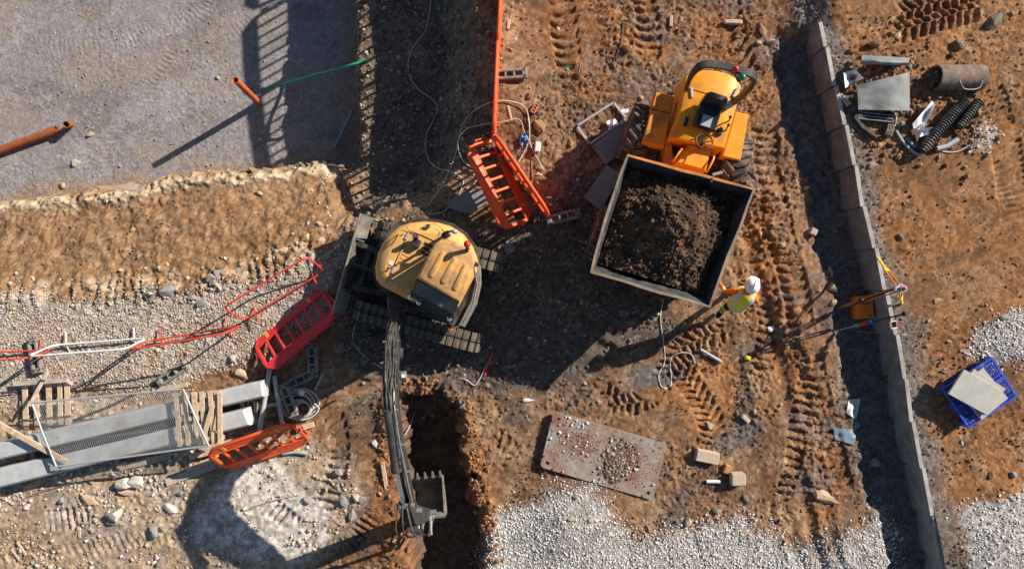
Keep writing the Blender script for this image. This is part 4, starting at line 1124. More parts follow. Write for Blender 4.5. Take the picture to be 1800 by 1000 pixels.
# cab
roof = [(764, 428), (776, 421), (800, 425), (820, 433), (833, 445), (834.5, 462), (808, 531), (731, 489)]
rp = ccw(P2(roof, 2.52))
mb = MB(); mb.rounded(inset(rp, .05), [(1.02, .0), (1.55, 0.), (2.44, .03)]); cab = mb.build('cab', M_glass, ex)
mb = MB(); mb.rounded(rp, [(2.40, .02), (2.44, .0), (2.51, .0), (2.545, .02), (2.56, .06)]); rf_ = mb.build('cab_roof', M_exr, cab, 40)
for a, b_ in (((779, 447), (759, 483)), ((800, 458), (780, 494)), ((819, 469), (801, 506))):
    A = P(*a, 2.565); B = P(*b_, 2.565); L = (B - A).length; d = (B - A).normalized(); n_ = Vector((-d.y, d.x, 0)); out = []
    for k in range(9): an = R(90 + 180 * k / 8); out.append(A + d * (math.cos(an) * .05) + n_ * (math.sin(an) * .05))
    for k in range(9): an = R(-90 + 180 * k / 8); out.append(B + d * (math.cos(an) * .05) + n_ * (math.sin(an) * .05))
    mb = MB(); mb.rounded([(v.x, v.y) for v in out], [(2.555, 0), (2.578, .0), (2.588, .018)]); mb.build('roof_rib', M_exr, rf_, 40)
rp_i = inset(rp, .02)
for i in range(len(rp_i)):
    if i % 2 == 0 or i == 7:
        mb = MB(); mb.tube([(rp_i[i][0], rp_i[i][1], 1.05), (rp_i[i][0], rp_i[i][1], 2.42)], .035, 8); mb.build('pillar', M_boom, cab)
# raked front glass with frame
FW = Vector((-.447, -.894, 0))
t0, t1 = P(733, 492, 2.47), P(807, 530, 2.47); b0, b1 = P(725, 514, 2.2), P(797, 553, 2.2)
mb = MB(); nn_ = (t1 - t0).cross(b0 - t0).normalized(); nn_ = nn_ if nn_.z > 0 else -nn_
mb.loft([[t0, t1, b1, b0], [t0 + nn_ * .012, t1 + nn_ * .012, b1 + nn_ * .012, b0 + nn_ * .012]]); ws = mb.build('windscreen', M_glass, cab)
mb = MB(); mb.tube([t0, b0, b1, t1], .022, 8, closed=True); mb.build('frame', M_blk, ws, 60)
lo0, lo1 = P(722, 528, 1.1), P(793, 567, 1.1)
mb = MB(); mb.loft([[b0, b1, lo1, lo0], [v - FW * .05 for v in (b0, b1, lo1, lo0)]]); mb.build('front_panel', M_glass, cab)
for a_, b_ in ((b0, lo0), (b1, lo1), (lo0, lo1)):
    mb = MB(); mb.tube([a_, b_], .03, 8); mb.build('pillar', M_boom, cab)
for (x, y, z) in ((721, 523, 2.0), (736, 532, 1.9), (790, 560, 1.95)):
    c = P(x, y, z); mb = MB(); mb.ball(c, .055, 12, 6); mb.tube([c, c - FW * .12 - Vector((0, 0, .05))], .02, 6); mb.build('work_lamp', M_silver, cab, 60)
c = P(821, 429, 2.78); mb = MB(); mb.ball(c, .065, 14, 8); be = mb.build('beacon', M_red, cab, 60)
mb = MB(); mb.tube([P(821, 441, 2.56), c - Vector((0, 0, .05))], .035, 10); mb.build('stalk', M_dark, be)
side = [(838, 452), (845, 470), (846, 500), (838, 535), (817, 575), (805, 572), (828, 528), (837, 490)]
mb = MB(); mb.rounded(P2(side, 1.15), [(1.0, 0), (1.15, 0), (1.18, .015)]); mb.build('side_guard', M_worn, ex)
mb = MB(); mb.tube([P(833, 470, 2.2), P(838, 500, 1.9), P(830, 540, 1.6), P(812, 572, 1.3)], .018, 6); mb.build('grab_rail', M_galv, ex, 60)
for (pts, r) in ([((783, 412, 2.1), (786, 408, 2.3), (795, 406, 2.35)), .02], [((783, 412, 2.0), (778, 404, 2.5)), .012], [((781, 414, 1.75), (783, 412, 2.1)), .03]):
    mb = MB(); mb.tube([P(*q) for q in pts], r, 6); mb.build('mirror_arm', M_blk, ex)
mb = MB(); mb.box(P(784, 413, 1.95), (.16, .12, .2), rotz(.5), .02); mb.build('camera_housing', M_blk, ex)
mb = MB(); mb.ball(P(799, 407, 2.35), .05, 10, 6, (1.3, 1, 1)); mb.build('mirror', M_galv, ex, 60)
mb = MB(); mb.box(P(794, 579, 1.75), (.07, .035, .2), rotz(.3), .01); mb.build('mirror', M_bor, ex)
mb = MB(); mb.tube([P(790, 566, 1.7), P(796, 576, 1.8), P(806, 574, 1.7)], .016, 6); mb.build('mirror_arm', M_dark, ex)
# boom (banana), in its own vertical plane
B0 = Vector((-2.30, -.50, 0)); KN = Vector((-1.93, -4.28, 0)); W_ = (KN - B0).normalized(); S_ = Vector((-W_.y, W_.x, 0))
def bp(d, z, s=0.): return B0 + W_ * d + S_ * s + Vector((0, 0, z))
mb = MB(); mb.box(bp(-.12, 1.0), (.36, .42, .55), rotz(math.atan2(W_.y, W_.x)), .05); mb.tube([bp(-.1, .7), bp(-.1, 1.35)], .11, 14); mb.build('swing_post', M_dark, ex, 40)
cl_ = [(0, 1.1, .15), (.35, 1.72, .19), (.8, 2.28, .23), (1.25, 2.64, .26), (1.65, 2.80, .27), (2.1, 2.74, .25), (2.7, 2.5, .21), (3.3, 2.22, .17), (3.86, 1.96, .12)]
rings = []
for i, (d, z, hh) in enumerate(cl_):
    a = cl_[max(0, i - 1)]; c = cl_[min(len(cl_) - 1, i + 1)]; td, tz = c[0] - a[0], c[1] - a[1]; l = math.hypot(td, tz); nd, nz = -tz / l, td / l
    w = .082
    rings.append([bp(d + nd * hh, z + nz * hh, -w), bp(d + nd * hh, z + nz * hh, w), bp(d - nd * hh, z - nz * hh, w), bp(d - nd * hh, z - nz * hh, -w)])
mb = MB(); mb.loft(rings); bo = mb.build('boom', M_boom, ex)
TOPD = []; TOPZ = []
for i, (d, z, hh) in enumerate(cl_):
    a = cl_[max(0, i - 1)]; c = cl_[min(len(cl_) - 1, i + 1)]; l = math.hypot(c[0] - a[0], c[1] - a[1])
    TOPD.append(d - (c[1] - a[1]) / l * hh); TOPZ.append(z + (c[0] - a[0]) / l * hh)
def topz(d): return float(np.interp(d, TOPD, TOPZ))
rng = random.Random(11)
for i, (s, r, m, d0, d1) in enumerate([(-.135, .013, M_hose, .15, 1.95), (-.105, .013, M_hose, .15, 1.9), (-.07, .02, M_hosed, .1, 1.75), (-.03, .022, M_hose, .15, 1.7), (0.01, .024, M_hosed, .15, 1.65), (.045, .02, M_hose, .1, 2.1), (.08, .024, M_hosed, .15, 2.3), (.105, .016, M_hose, .15, 3.6), (.13, .02, M_worn, .9, 3.75), (.155, .014, M_hosed, .3, 1.6)]):
    pts = []
    for k in range(9):
        d = d0 + (d1 - d0) * k / 8; s2 = s * .68; pts.append(bp(d, topz(d) + r + .015 + .03 * rng.random() * (0 if i in (0, 1, 8) else 1.5), s2 + rng.uniform(-.018, .018) * (0 if i in (0, 1, 8) else 1.5)))
    mb = MB(); mb.tube(spline(pts, 4), r, 8); mb.build('hose', m, bo, 60)
for d in (.55, .9, 1.3, 1.7, 2.35, 2.9):
    mb = MB(); mb.box(bp(d, topz(d) + .045, .0 if d < 2 else .14), (.035, .30 if d < 2 else .1, .012), Matrix.Rotation(math.atan2(W_.y, W_.x), 3, 'Z'), .003); mb.build('hose_clamp', M_worn, bo)
c = bp(1.15, 2.75, .24); mb = MB(); mb.box(c, (.13, .11, .1), rotz(math.atan2(W_.y, W_.x)), .015); wl = mb.build('work_lamp', M_worn, bo); mb = MB(); mb.box(c + W_ * .01 + Vector((0, 0, .055)), (.06, .06, .012), None, .004); mb.build('lens', M_wplas, wl)
c0_, c1_, c2_ = bp(1.68, 3.14, -.02), bp(2.80, 2.92, -.02), bp(3.58, 2.50, -.02)
mb = MB(); mb.tube([c0_, c1_], .085, 16); mb.tube([c1_ - (c1_ - c0_).normalized() * .12, c1_ + (c1_ - c0_).normalized() * .02], .098, 16); dc = mb.build('dipper_cylinder', M_boom, ex, 50)
mb = MB(); mb.tube([c1_, c2_], .042, 12); mb.build('rod', M_chrome, dc, 60)
mb = MB(); mb.pipe(c0_ + Vector((.10, -.05, .04)), bp(2.75, 3.0, .08), .012, .004, 8); mb.build('feed_pipe', M_hosed, dc)
# boom lift cylinder under the boom
mb = MB(); mb.tube([bp(.18, .85), bp(.95, 1.65)], .075, 14); lc = mb.build('lift_cylinder', M_boom, ex, 50); mb = MB(); mb.tube([bp(.95, 1.65), bp(1.45, 2.5)], .04, 12); mb.build('rod', M_chrome, lc, 60)
# dipper
tipd, tipz = 4.46, .22
mb = MB()
for s in (-.10, .10):
    pl = [(3.46, 2.55), (3.62, 2.60), (4.0, 2.25), (4.12, 1.95), (4.60, .30), (4.52, .14), (4.40, .16), (3.78, 1.85), (3.66, 1.98)]
    mb.loft([[bp(d, z, s - .012) for d, z in pl], [bp(d, z, s + .012) for d, z in pl]])
mb.loft([[bp(3.55, 2.5, -.1), bp(3.55, 2.5, .1), bp(4.0, 2.22, .1), bp(4.0, 2.22, -.1)], [bp(3.62, 2.2, -.1), bp(3.62, 2.2, .1), bp(4.1, 1.94, .1), bp(4.1, 1.94, -.1)], [bp(4.36, .3, -.1), bp(4.36, .3, .1), bp(4.55, .3, .1), bp(4.55, .3, -.1)]])
di = mb.build('dipper', M_boom, ex)
for (d, z, w) in ((3.84, 1.97, .2), (3.57, 2.5, .16), (tipd, tipz, .22)):
    mb = MB(); mb.tube([bp(d, z, -w), bp(d, z, w)], .055, 14); mb.build('pin', M_worn, di, 50)
b0_, b1_, b2_ = bp(4.10, 2.18), bp(4.52, 1.25), bp(4.80, .62)
mb = MB(); mb.tube([b0_, b1_], .07, 14); bc = mb.build('bucket_cylinder', M_boom, ex, 50); mb = MB(); mb.tube([b1_, b2_], .036, 12); mb.build('rod', M_chrome, bc, 60)
for s in (-.13, .13):
    mb = MB(); mb.tube([bp(4.80, .62, s), bp(4.44, .52, s)], .03, 8); mb.build('link', M_worn, ex)
    mb = MB(); mb.tube([bp(4.80, .62, s * .7), bp(4.66, .02, s * .7)], .035, 8); mb.build('link', M_worn, ex)
for i, s in enumerate((-.08, -.02, .05)):
    mb = MB(); mb.tube(spline([bp(3.5, 2.68, s), bp(3.9, 2.72, s * 2.2), bp(4.2, 2.3, s * 2), bp(4.45, 1.6, s * 1.8)], 6), .02, 8); mb.build('hose', (M_hose, M_hosed, M_hose)[i], di, 60)
# bucket
bprof = [(3.80, -.24), (3.90, -.46), (4.08, -.64), (4.30, -.70), (4.52, -.60), (4.66, -.38), (4.68, -.12), (4.56, .08)]
bw = .38; off = .0
inn = [(3.82, -.235), (3.925, -.44), (4.095, -.61), (4.30, -.665), (4.50, -.57), (4.63, -.36), (4.65, -.12), (4.545, .06)]
mb = MB()
mb.loft([[bp(d, z, -bw + off) for d, z in bprof + inn[::-1]], [bp(d, z, bw + off) for d, z in bprof + inn[::-1]]], False, False)
bk = mb.build('bucket', M_blade, ex)
for s in (-bw, bw):
    mb = MB(); mb.loft([[bp(d, z, s + off - .014) for d, z in bprof], [bp(d, z, s + off + .014) for d, z in bprof]]); mb.build('side_plate', M_blade, bk)
for k in range(5):
    s = -bw + .04 + (2 * bw - .08) * k / 4
    mb = MB(); mb.loft([[bp(3.86, -.28, off + s - .03), bp(3.86, -.28, off + s + .03), bp(3.84, -.20, off + s + .03), bp(3.84, -.20, off + s - .03)], [bp(3.68, -.19, off + s - .018), bp(3.68, -.19, off + s + .018), bp(3.68, -.16, off + s + .018), bp(3.68, -.16, off + s - .018)]]); mb.build('tooth', M_worn, bk)
mb = MB(); mb.tube([bp(4.60, .02, -bw + off), bp(4.60, .02, bw + off)], .07, 14); mb.build('back_tube', M_worn, bk, 50)
for s in (-.12, .12):
    mb = MB(); pl = [(4.40, .28), (4.52, .30), (4.70, .10), (4.66, -.05), (4.50, .0)]
    mb.loft([[bp(d, z, s - .015) for d, z in pl], [bp(d, z, s + .015) for d, z in pl]]); mb.build('ear', M_worn, bk)

# ================================================================ DUMPER
dA = Vector((3.64, 2.85, 0)); dr = Vector((.951, -.310, 0)); db = Vector((.310, .951, 0))
du = root('site_dumper', dA, 'orange yellow site dumper with a square skip full of dark soil', 'dumper')
MD = Matrix(((dr.x, db.x, 0, dA.x), (dr.y, db.y, 0, dA.y), (0, 0, 1, 0), (0, 0, 0, 1)))
def make_wheel(par, x, y, rad=.60, wd=.50):
    Mw = MD @ Matrix.Translation((x, y, rad - .02))
    prof = [(-wd / 2 + .03, rad * .56), (-wd / 2, rad * .72), (-wd / 2 + .02, rad * .88), (-wd / 2 + .07, rad * .94), (0, rad * .955), (wd / 2 - .07, rad * .94), (wd / 2 - .02, rad * .88), (wd / 2, rad * .72), (wd / 2 - .03, rad * .56)]
    mb = MB(Mw); n = 36
    mb.loft([[(px_, pr * math.cos(2 * math.pi * k / n), pr * math.sin(2 * math.pi * k / n)) for k in range(n)] for px_, pr in prof])
    wh = mb.build('wheel', M_tyre, par, 40)
    mb = MB(Mw)
    for k in range(20):
        for s in (-1, 1):
            a = 2 * math.pi * (k + (.5 if s > 0 else 0)) / 20
            M2 = Matrix.Rotation(a, 3, 'X') @ Matrix.Rotation(s * .55, 3, 'Z')
            mb.box(Matrix.Rotation(a, 3, 'X') @ Vector((s * wd * .24, 0, rad * .965)), (wd * .56, .055, .07), M2, .012)
    mb.build('tread', M_tyre, wh)
    mb = MB(Mw); mb.tube([(-wd / 2 + .03, 0, 0), (wd / 2 - .03, 0, 0)], rad * .56, 24); mb.build('rim', M_duf, wh, 50)
for x in (-1.06, 1.0):
    make_wheel(du, x, .0); make_wheel(du, x, -2.25)
mb = MB(MD); mb.box((0, -.15, .62), (1.0, 1.7, .3), None, .03); mb.tube([(-.95, 0, .58), (.95, 0, .58)], .1, 12); mb.box((0, -1.6, .72), (.6, 1.8, .28), None, .03); mb.tube([(-.95, -2.25, .58), (.95, -2.25, .58)], .1, 12); mb.build('chassis', M_dark, du)
body = [(1206, 133), (1222, 126), (1239, 122), (1262, 124), (1280, 129), (1294, 136), (1304, 151), (1294, 194), (1274, 262), (1178, 242), (1194, 202), (1202, 155)]
mb = MB(); mb.rounded(P2(body, 1.58), [(.70, .0), (1.50, 0), (1.56, .012), (1.58, .04)]); bd = mb.build('body', M_duy, du, 40)
strip([(1203, 154), (1226, 160), (1246, 166)], 1.585, .006, 'seam', M_blk, bd)
for q, z in (([(1153, 161), (1186, 170), (1168, 259), (1129, 250)], 1.24), ([(1293, 196), (1317, 201), (1302, 283), (1270, 275)], 1.24)):
    mb = MB(); mb.rounded(P2(q, z), [(.92, 0), (z - .03, 0), (z, .02)]); fe = mb.build('fender', M_duf if q[0][0] < 1200 else M_duy, du, 40)
strip([(1141, 191), (1180, 200)], 1.243, .006, 'seam', M_blk, du)
for (x, y, a) in ((1216, 163, .1), (1293, 163, -.5)):
    mb = MB(); mb.box(P(x, y, 1.60), (.05, .2, .03), rotz(a), .008); mb.build('hinge', M_galv, bd)
fl = [(1177, 240), (1276, 261), (1268, 296), (1172, 276)]
mb = MB(); mb.prism(P2(fl, .8), .66, .80); mb.build('footwell', M_dark, du)
mb = MB(); mb.box(P(1204, 250, 1.35), (.24, .02, .06), rotz(-.31), .004); mb.build('vent_slot', M_blk, bd)
con = [(1213, 253), (1251, 262), (1241, 301), (1188, 286)]
mb = MB(); mb.rounded(P2(con, 1.42), [(.75, -.03), (1.38, 0), (1.42, .03)]); mb.build('console', M_duy, du, 40)
mb = MB(); mb.prism(P2([(1168, 238), (1178, 242), (1186, 290), (1172, 284)], 1.2), .7, 1.2); mb.build('step_panel', M_duf, du)
for pts in ([(1187, 284, 1.0), (1184, 283, 1.45), (1198, 263, 1.45), (1202, 262, 1.0)], [(1241, 302, 1.0), (1243, 301, 1.45), (1255, 277, 1.45), (1250, 273, 1.0)]):
    mb = MB(); mb.tube(spline([P(*p) for p in pts], 5), .022, 8); mb.build('grab_handle', M_duy, du, 60)
# seat
M_s = Matrix(((dr.x, db.x, 0, P(1244, 205, 1.7).x), (dr.y, db.y, 0, P(1244, 205, 1.7).y), (0, 0, 1, 1.58), (0, 0, 0, 1)))
se = MB(M_s)
se.rounded([(-.22, -.25), (.22, -.25), (.23, .1), (.2, .24), (-.2, .24), (-.23, .1)], [(0, .03), (.05, 0), (.12, 0), (.15, .03), (.13, .12)]); so = se.build('seat', M_vinyl, du, 50)
se = MB(M_s); se.loft([[(x * w, y0 + .0, z) for x, y0, z in ((-.22, .16, 0), (.22, .16, 0), (.22, .27, 0), (-.22, .27, 0))] if False else [(-.22 * w, .17 + sh, z), (.22 * w, .17 + sh, z), (.22 * w, .26 + sh, z), (-.22 * w, .26 + sh, z)] for z, w, sh in ((.06, 1, 0), (.25, 1.02, .03), (.42, .95, .07), (.50, .7, .085))]); se.build('backrest', M_vinyl, so, 60)
se = MB(M_s); se.box((0, -.1, .152), (.2, .22, .01), None, .003); se.build('worn_patch', M_greyp, so)
c = P(1238, 249, 1.72); rng_ = 18
ax = (Vector((0, 0, 1)) + db * .35).normalized(); e1 = dr.copy(); e2 = ax.cross(e1)
mb = MB(); mb.tube([c + (e1 * math.cos(a) + e2 * math.sin(a)) * .17 for a in [2 * math.pi * k / 22 for k in range(22)]], .016, 8, closed=True); sw = mb.build('steering_wheel', M_blk, du, 60)
mb = MB()
for k in range(3):
    a = 2 * math.pi * k / 3 + .4; mb.tube([c - ax * .02, c + (e1 * math.cos(a) + e2 * math.sin(a)) * .165], .012, 6)
mb.tube([c - ax * .25, c + ax * .01], .035, 10); mb.build('spokes', M_blk, sw)
for a, b_ in (((1262, 232, 1.58), (1268, 226, 1.85)), ((1281, 213, 1.58), (1284, 206, 1.75)), ((1272, 236, 1.5), (1281, 220, 1.72))):
    mb = MB(); mb.tube([P(*a), P(*b_)], .014, 6); mb.ball(P(*b_), .035, 8, 5); mb.build('lever', M_blk, du)
mb = MB(); mb.box(P(1265, 232, 1.60), (.1, .14, .06), rotz(-.3), .012); mb.build('lever_box', M_blk, du)
mb = MB(); mb.box(P(1206, 214, 1.58), (.07, .2, .02), rotz(-.3), .006); mb.build('grille', M_blk, du)
# roll bar
hp_ = [P(1208, 155, 1.5), P(1209, 148, 1.9), P(1214, 135, 2.35), P(1224, 122, 2.62), P(1240, 113, 2.70), P(1275, 117, 2.70), P(1312, 127, 2.70), P(1325, 134, 2.62), P(1325, 145, 2.45), P(1308, 165, 2.0), P(1286, 182, 1.5)]
hs = spline(hp_, 4); rings = []
for i, p in enumerate(hs):
    t_ = (hs[min(i + 1, len(hs) - 1)] - hs[max(i - 1, 0)]).normalized(); bvec = db.copy(); nvec = t_.cross(bvec).normalized(); bvec = nvec.cross(t_)
    rings.append([p + bvec * .06 + nvec * .04, p - bvec * .06 + nvec * .04, p - bvec * .06 - nvec * .04, p + bvec * .06 - nvec * .04])
mb = MB(); mb.loft(rings); rb = mb.build('roll_bar', M_boom, du, 30)
mb = MB(); mb.tube([P(1286, 182, 1.56), P(1272, 190, 1.56)], .06, 10); mb.build('roll_bar_foot', M_galv, du)
for (x, y, m) in ((1293, 121.5, M_red), (1305, 136, M_green)):
    c = P(x, y, 2.86); mb = MB(); mb.ball(c, .062, 14, 8, (1, 1, 1.05)); be = mb.build('beacon', m, du, 60)
    mb = MB(); mb.tube([c - Vector((0, 0, .15)), c - Vector((0, 0, .03))], .045, 10); mb.build('base', M_blk, be)
mb = MB(); mb.box(P(1297, 129, 2.70), (.14, .3, .05), rotz(.4), .01); mb.build('beacon_bracket', M_blk, du)
# skip
ZR = 2.0
TLc, TRc, BRc, BLc = P(1102, 273, ZR), P(1325, 333, ZR), P(1251, 541, ZR), P(1039, 479, ZR)
TLc.z = TRc.z = 2.06; BLc.z = BRc.z = 1.9
ctr = (TLc + TRc + BRc + BLc) / 4
fw = -db
bot = [ctr + dr * sx * .98 + db * sy for sx, sy in ((-1, .95), (1, .95), (1, -.72), (-1, -.72))]
for b_ in bot: b_.z = .92
topq = [TLc, TRc, BRc, BLc]
def sub(q, k=7):
    out = []
    for i in range(4):
        for j in range(k): out.append(q[i].lerp(q[(i + 1) % 4], j / k))
    return out
outer_t = sub(topq); outer_b = sub(bot)
rng = random.Random(6)
for i, p in enumerate(outer_t):
    if 21 < i < 28: p += dr * (-.035 * math.sin((i - 21) / 7 * math.pi)) ; 
    if i % 7: p.z += rng.uniform(-.02, .012); p += dr * rng.uniform(-.014, .014) + db * rng.uniform(-.012, .012)
def toward(p, d): v = (ctr - p); v.z = 0; return p + v.normalized() * d
inner_t = [toward(p, .04) for p in outer_t]; inner_b = [toward(p, .06) + Vector((0, 0, .05)) for p in outer_b]
mb = MB(); mb.loft([outer_b[::-1], [a.lerp(b_, .5) for a, b_ in zip(outer_b, outer_t)][::-1], outer_t[::-1]], True, False); sk_ = mb.build('skip', M_duf, du)
mb = MB(); mb.loft([[p + Vector((0, 0, -.004)) for p in inner_t], [a.lerp(b_, .5) for a, b_ in zip(inner_t, inner_b)], inner_b], False, True); mb.build('lining', M_skin_, sk_)
for i in range(4):
    m = (M_rimo, M_rim, M_rim, M_rim)[i]
    seg = [outer_t[(i * 7 + j) % 28] for j in range(8)]; sgi = [inner_t[(i * 7 + j) % 28] for j in range(8)]
    rings = [[a + Vector((0, 0, -.05)), b_ + Vector((0, 0, -.05)), b_ + Vector((0, 0, .012)), a + Vector((0, 0, .012))] for a, b_ in zip([toward(p, -.010) for p in seg], [toward(p, .006) for p in sgi])]
    mb = MB(); mb.loft(rings); mb.build('rim', m, sk_)
p = outer_t[0].lerp(outer_t[7], .665)
mb = MB(); mb.box(p - db * .06 + Vector((0, 0, -.2)), (.03, .1, .5), rotz(-.31), .006); mb.build('divider', M_skin_, sk_)
mb = MB(); mb.box(p + db * .1 + dr * .07 + Vector((0, 0, .0)), (.20, .06, .04), rotz(.25), .01); mb.build('bracket', M_worn, sk_)
# load of soil in the skip
nx_ = 130
us = np.linspace(0, 1, nx_)
UU, VV = np.meshgrid(us, us)
q = [toward(p_q, .05) for p_q in topq]
ib = [toward(p_q, .05) for p_q in bot]
qa = np.array([[p_q.x, p_q.y] for p_q in q]); qb = np.array([[p_q.x, p_q.y] for p_q in ib])
def bil(Q): return ((Q[3][None, None] * (1 - UU)[..., None] + Q[2][None, None] * UU[..., None]) * (1 - VV)[..., None] + (Q[0][None, None] * (1 - UU)[..., None] + Q[1][None, None] * UU[..., None]) * VV[..., None])
pk_ = P(1192, 395, 2.1)
f0 = .62
XYl = bil(qa) * f0 + bil(qb) * (1 - f0)
LX, LY = XYl[..., 0], XYl[..., 1]
rr = np.hypot((LX - pk_.x) / 1.0, (LY - pk_.y) / 1.12)
LZ = 1.58 + .70 * np.exp(-(rr / .72) ** 2) + .16 * np.exp(-((UU - .25) ** 2 + (VV - .1) ** 2) / .05) + .08 * np.exp(-((LX - pk_.x + .6) ** 2 + (LY - pk_.y - .1) ** 2) / .3)
LZ += .16 * (fbm(LX, LY, 4, 4, 201) - .5) + .16 * np.clip(fbm(LX, LY, 9, 3, 205) - .5, 0, 1) + .05 * (fbm(LX, LY, 20, 2, 209) - .5)
edge = np.minimum(np.minimum(UU, 1 - UU), np.minimum(VV, 1 - VV))
lc_ = np.zeros(LX.shape + (3,)); tt = sst(.4, .65, fbm(LX, LY, 5, 3, 211))
lc_[:] = np.array((.046, .03, .021)); lc_ = lc_ * (1 - tt[..., None]) + np.array((.12, .068, .038)) * tt[..., None]
lc_ *= (.7 + .8 * fbm(LX, LY, 22, 2, 215))[..., None]
lm = grid_mesh('soil_load', LX, LY, LZ, lc_, M_soil); lo_ = bpy.data.objects.new('soil_load', lm); COL.objects.link(lo_)
tag(lo_, 'dark brown excavated soil heaped in the dumper skip', 'soil', None, 'stuff')
rs_ = np.random.RandomState(77); nn = 1800
ii = rs_.randint(6, nx_ - 6, nn); jj = rs_.randint(6, nx_ - 6, nn)
pp_ = np.stack([LX[jj, ii], LY[jj, ii]], -1)
so_ = stones('soil_load_lumps', pp_, sizes(nn, .015, .09, 78, 4.), pal(nn, [(.06, .037, .023), (.10, .058, .034), (.045, .03, .022), (.17, .105, .06)], 79), 'lumps and stones in the soil heaped in the dumper skip', 'soil', 81, .8, .25, LZ[jj, ii])

# ================================================================ PERSON
J = dict(pel=(4.62, -.42, .95), spine=(4.635, -.34, 1.13), chest=(4.645, -.25, 1.30), neck=(4.665, -.14, 1.47), head=(4.675, -.06, 1.58), crown=(4.68, -.02, 1.68),
         ls=(4.46, -.13, 1.41), le=(4.30, -.14, 1.20), lw=(4.17, .02, 1.27), rs=(4.83, -.26, 1.41), re=(4.95, -.36, 1.16), rw=(4.93, -.18, 1.02),
         lh=(4.53, -.42, .90), lk=(4.50, -.50, .50), la=(4.47, -.72, .10), lt=(4.52, -.58, .05), rh=(4.71, -.45, .90), rk=(4.78, -.24, .50), ra=(4.75, -.20, .09), rt=(4.81, -.02, .05))
JR = dict(pel=.15, spine=.135, chest=.15, neck=.065, head=.095, crown=.085, ls=.075, le=.055, lw=.04, rs=.075, re=.055, rw=.04, lh=.105, lk=.075, la=.05, lt=.045, rh=.105, rk=.075, ra=.05, rt=.045)
BON = [('pel', 'spine'), ('spine', 'chest'), ('chest', 'neck'), ('neck', 'head'), ('head', 'crown'), ('chest', 'ls'), ('ls', 'le'), ('le', 'lw'), ('chest', 'rs'), ('rs', 're'), ('re', 'rw'), ('pel', 'lh'), ('lh', 'lk'), ('lk', 'la'), ('la', 'lt'), ('pel', 'rh'), ('rh', 'rk'), ('rk', 'ra'), ('ra', 'rt')]
gzp = float(ground(4.62, -.42))
J = {k: Vector(v) + Vector((0, 0, gzp)) for k, v in J.items()}
keys = list(J); me = bpy.data.meshes.new('person_graph'); base = Vector((4.62, -.42, gzp))
me.from_pydata([tuple(J[k] - base) for k in keys], [(keys.index(a), keys.index(b_)) for a, b_ in BON], [])
po = bpy.data.objects.new('person_graph', me); COL.objects.link(po)
md = po.modifiers.new('skin', 'SKIN'); md.branch_smoothing = .4
for i, k in enumerate(keys):
    sv = me.skin_vertices[0].data[i]; sv.radius = (JR[k], JR[k] * (.78 if k in ('pel', 'spine', 'chest') else 1)); sv.use_root = (k == 'pel')
ss = po.modifiers.new('sub', 'SUBSURF'); ss.levels = 2; ss.render_levels = 2
dg = bpy.context.evaluated_depsgraph_get(); dg.update()
bm_ = bpy.data.meshes.new_from_object(po.evaluated_get(dg)); bpy.data.objects.remove(po)
vs = np.array([v.co[:] for v in bm_.vertices]); fcs = [tuple(p.vertices) for p in bm_.polygons]
# fingers, rooted in the palms
hb = MB(); hb.v = [tuple(v) for v in vs]; hb.f = fcs
def hand(wr, el, fwd):
    wr = J[wr] - base; d = (wr - (J[el] - base)).normalized(); sd_ = d.cross(Vector((0, 0, 1))).normalized()
    palm = wr + d * .07; hb.tube([wr, wr + d * .04, palm, palm + d * .03], [.034, .04, .042, .03], 8)
    for i, (o_, l) in enumerate(((-.03, .062), (-.01, .075), (.01, .072), (.03, .058))):
        r0 = palm + sd_ * o_ + d * .015; k1 = r0 + d * l * .55 + Vector((0, 0, -.008)); k2 = k1 + d * l * .4 + Vector((0, 0, -.03)); hb.tube([r0, k1, k2], [.0105, .0095, .008], 6)
    r0 = wr + d * .03 + sd_ * fwd * .035; hb.tube([r0, r0 + d * .03 + sd_ * fwd * .025, r0 + d * .055 + sd_ * fwd * .02 + Vector((0, 0, -.01))], [.013, .011, .009], 6)
hand('lw', 'le', 1); hand('rw', 're', -1)
vs = np.array(hb.v)
cols = []
for v in vs:
    p = Vector(v) + base; best = None
    for a, b_ in BON:
        A, B = J[a], J[b_]; e = B - A; t_ = max(0, min(1, (p - A).dot(e) / e.length_squared)); d_ = (p - A - e * t_).length / (JR[a] * (1 - t_) + JR[b_] * t_)
        if best is None or d_ < best[0]: best = (d_, a, b_, t_)
    _, a, b_, t_ = best
    if (a, b_) in (('neck', 'head'), ('head', 'crown')): c_ = (.42, .22, .14)
    elif b_ in ('le', 're') or a in ('le', 're'): c_ = (.62, .17, .02) if not (b_ in ('lw', 'rw') and .35 < t_ < .6) else (.55, .56, .55)
    elif b_ in ('lk', 'rk', 'la', 'ra'):
        c_ = (.015, .016, .02)
        if b_ in ('lk', 'rk') and .62 < t_ < .95: c_ = (.38, .55, .06)
        if b_ in ('la', 'ra') and .12 < t_ < .3: c_ = (.5, .52, .5)
        if b_ in ('la', 'ra') and t_ > .85: c_ = (.16, .10, .05)
    elif b_ in ('lt', 'rt'): c_ = (.16, .10, .05)
    elif b_ in ('lh', 'rh'): c_ = (.015, .016, .02)
    else: c_ = (.62, .17, .02)
    if (p - J['lw']).length < .13 and (p - J['le']).length > .235 or (p - J['rw']).length < .13 and (p - J['re']).length > .215: c_ = (.45, .25, .16)
    cols.append(c_)
pm = bpy.data.meshes.new('person'); pm.from_pydata([tuple(v) for v in vs], [], hb.f)
at = pm.color_attributes.new('Col', 'FLOAT_COLOR', 'POINT'); at.data.foreach_set('color', np.concatenate([np.array(cols), np.ones((len(cols), 1))], 1).astype(np.float32).ravel())
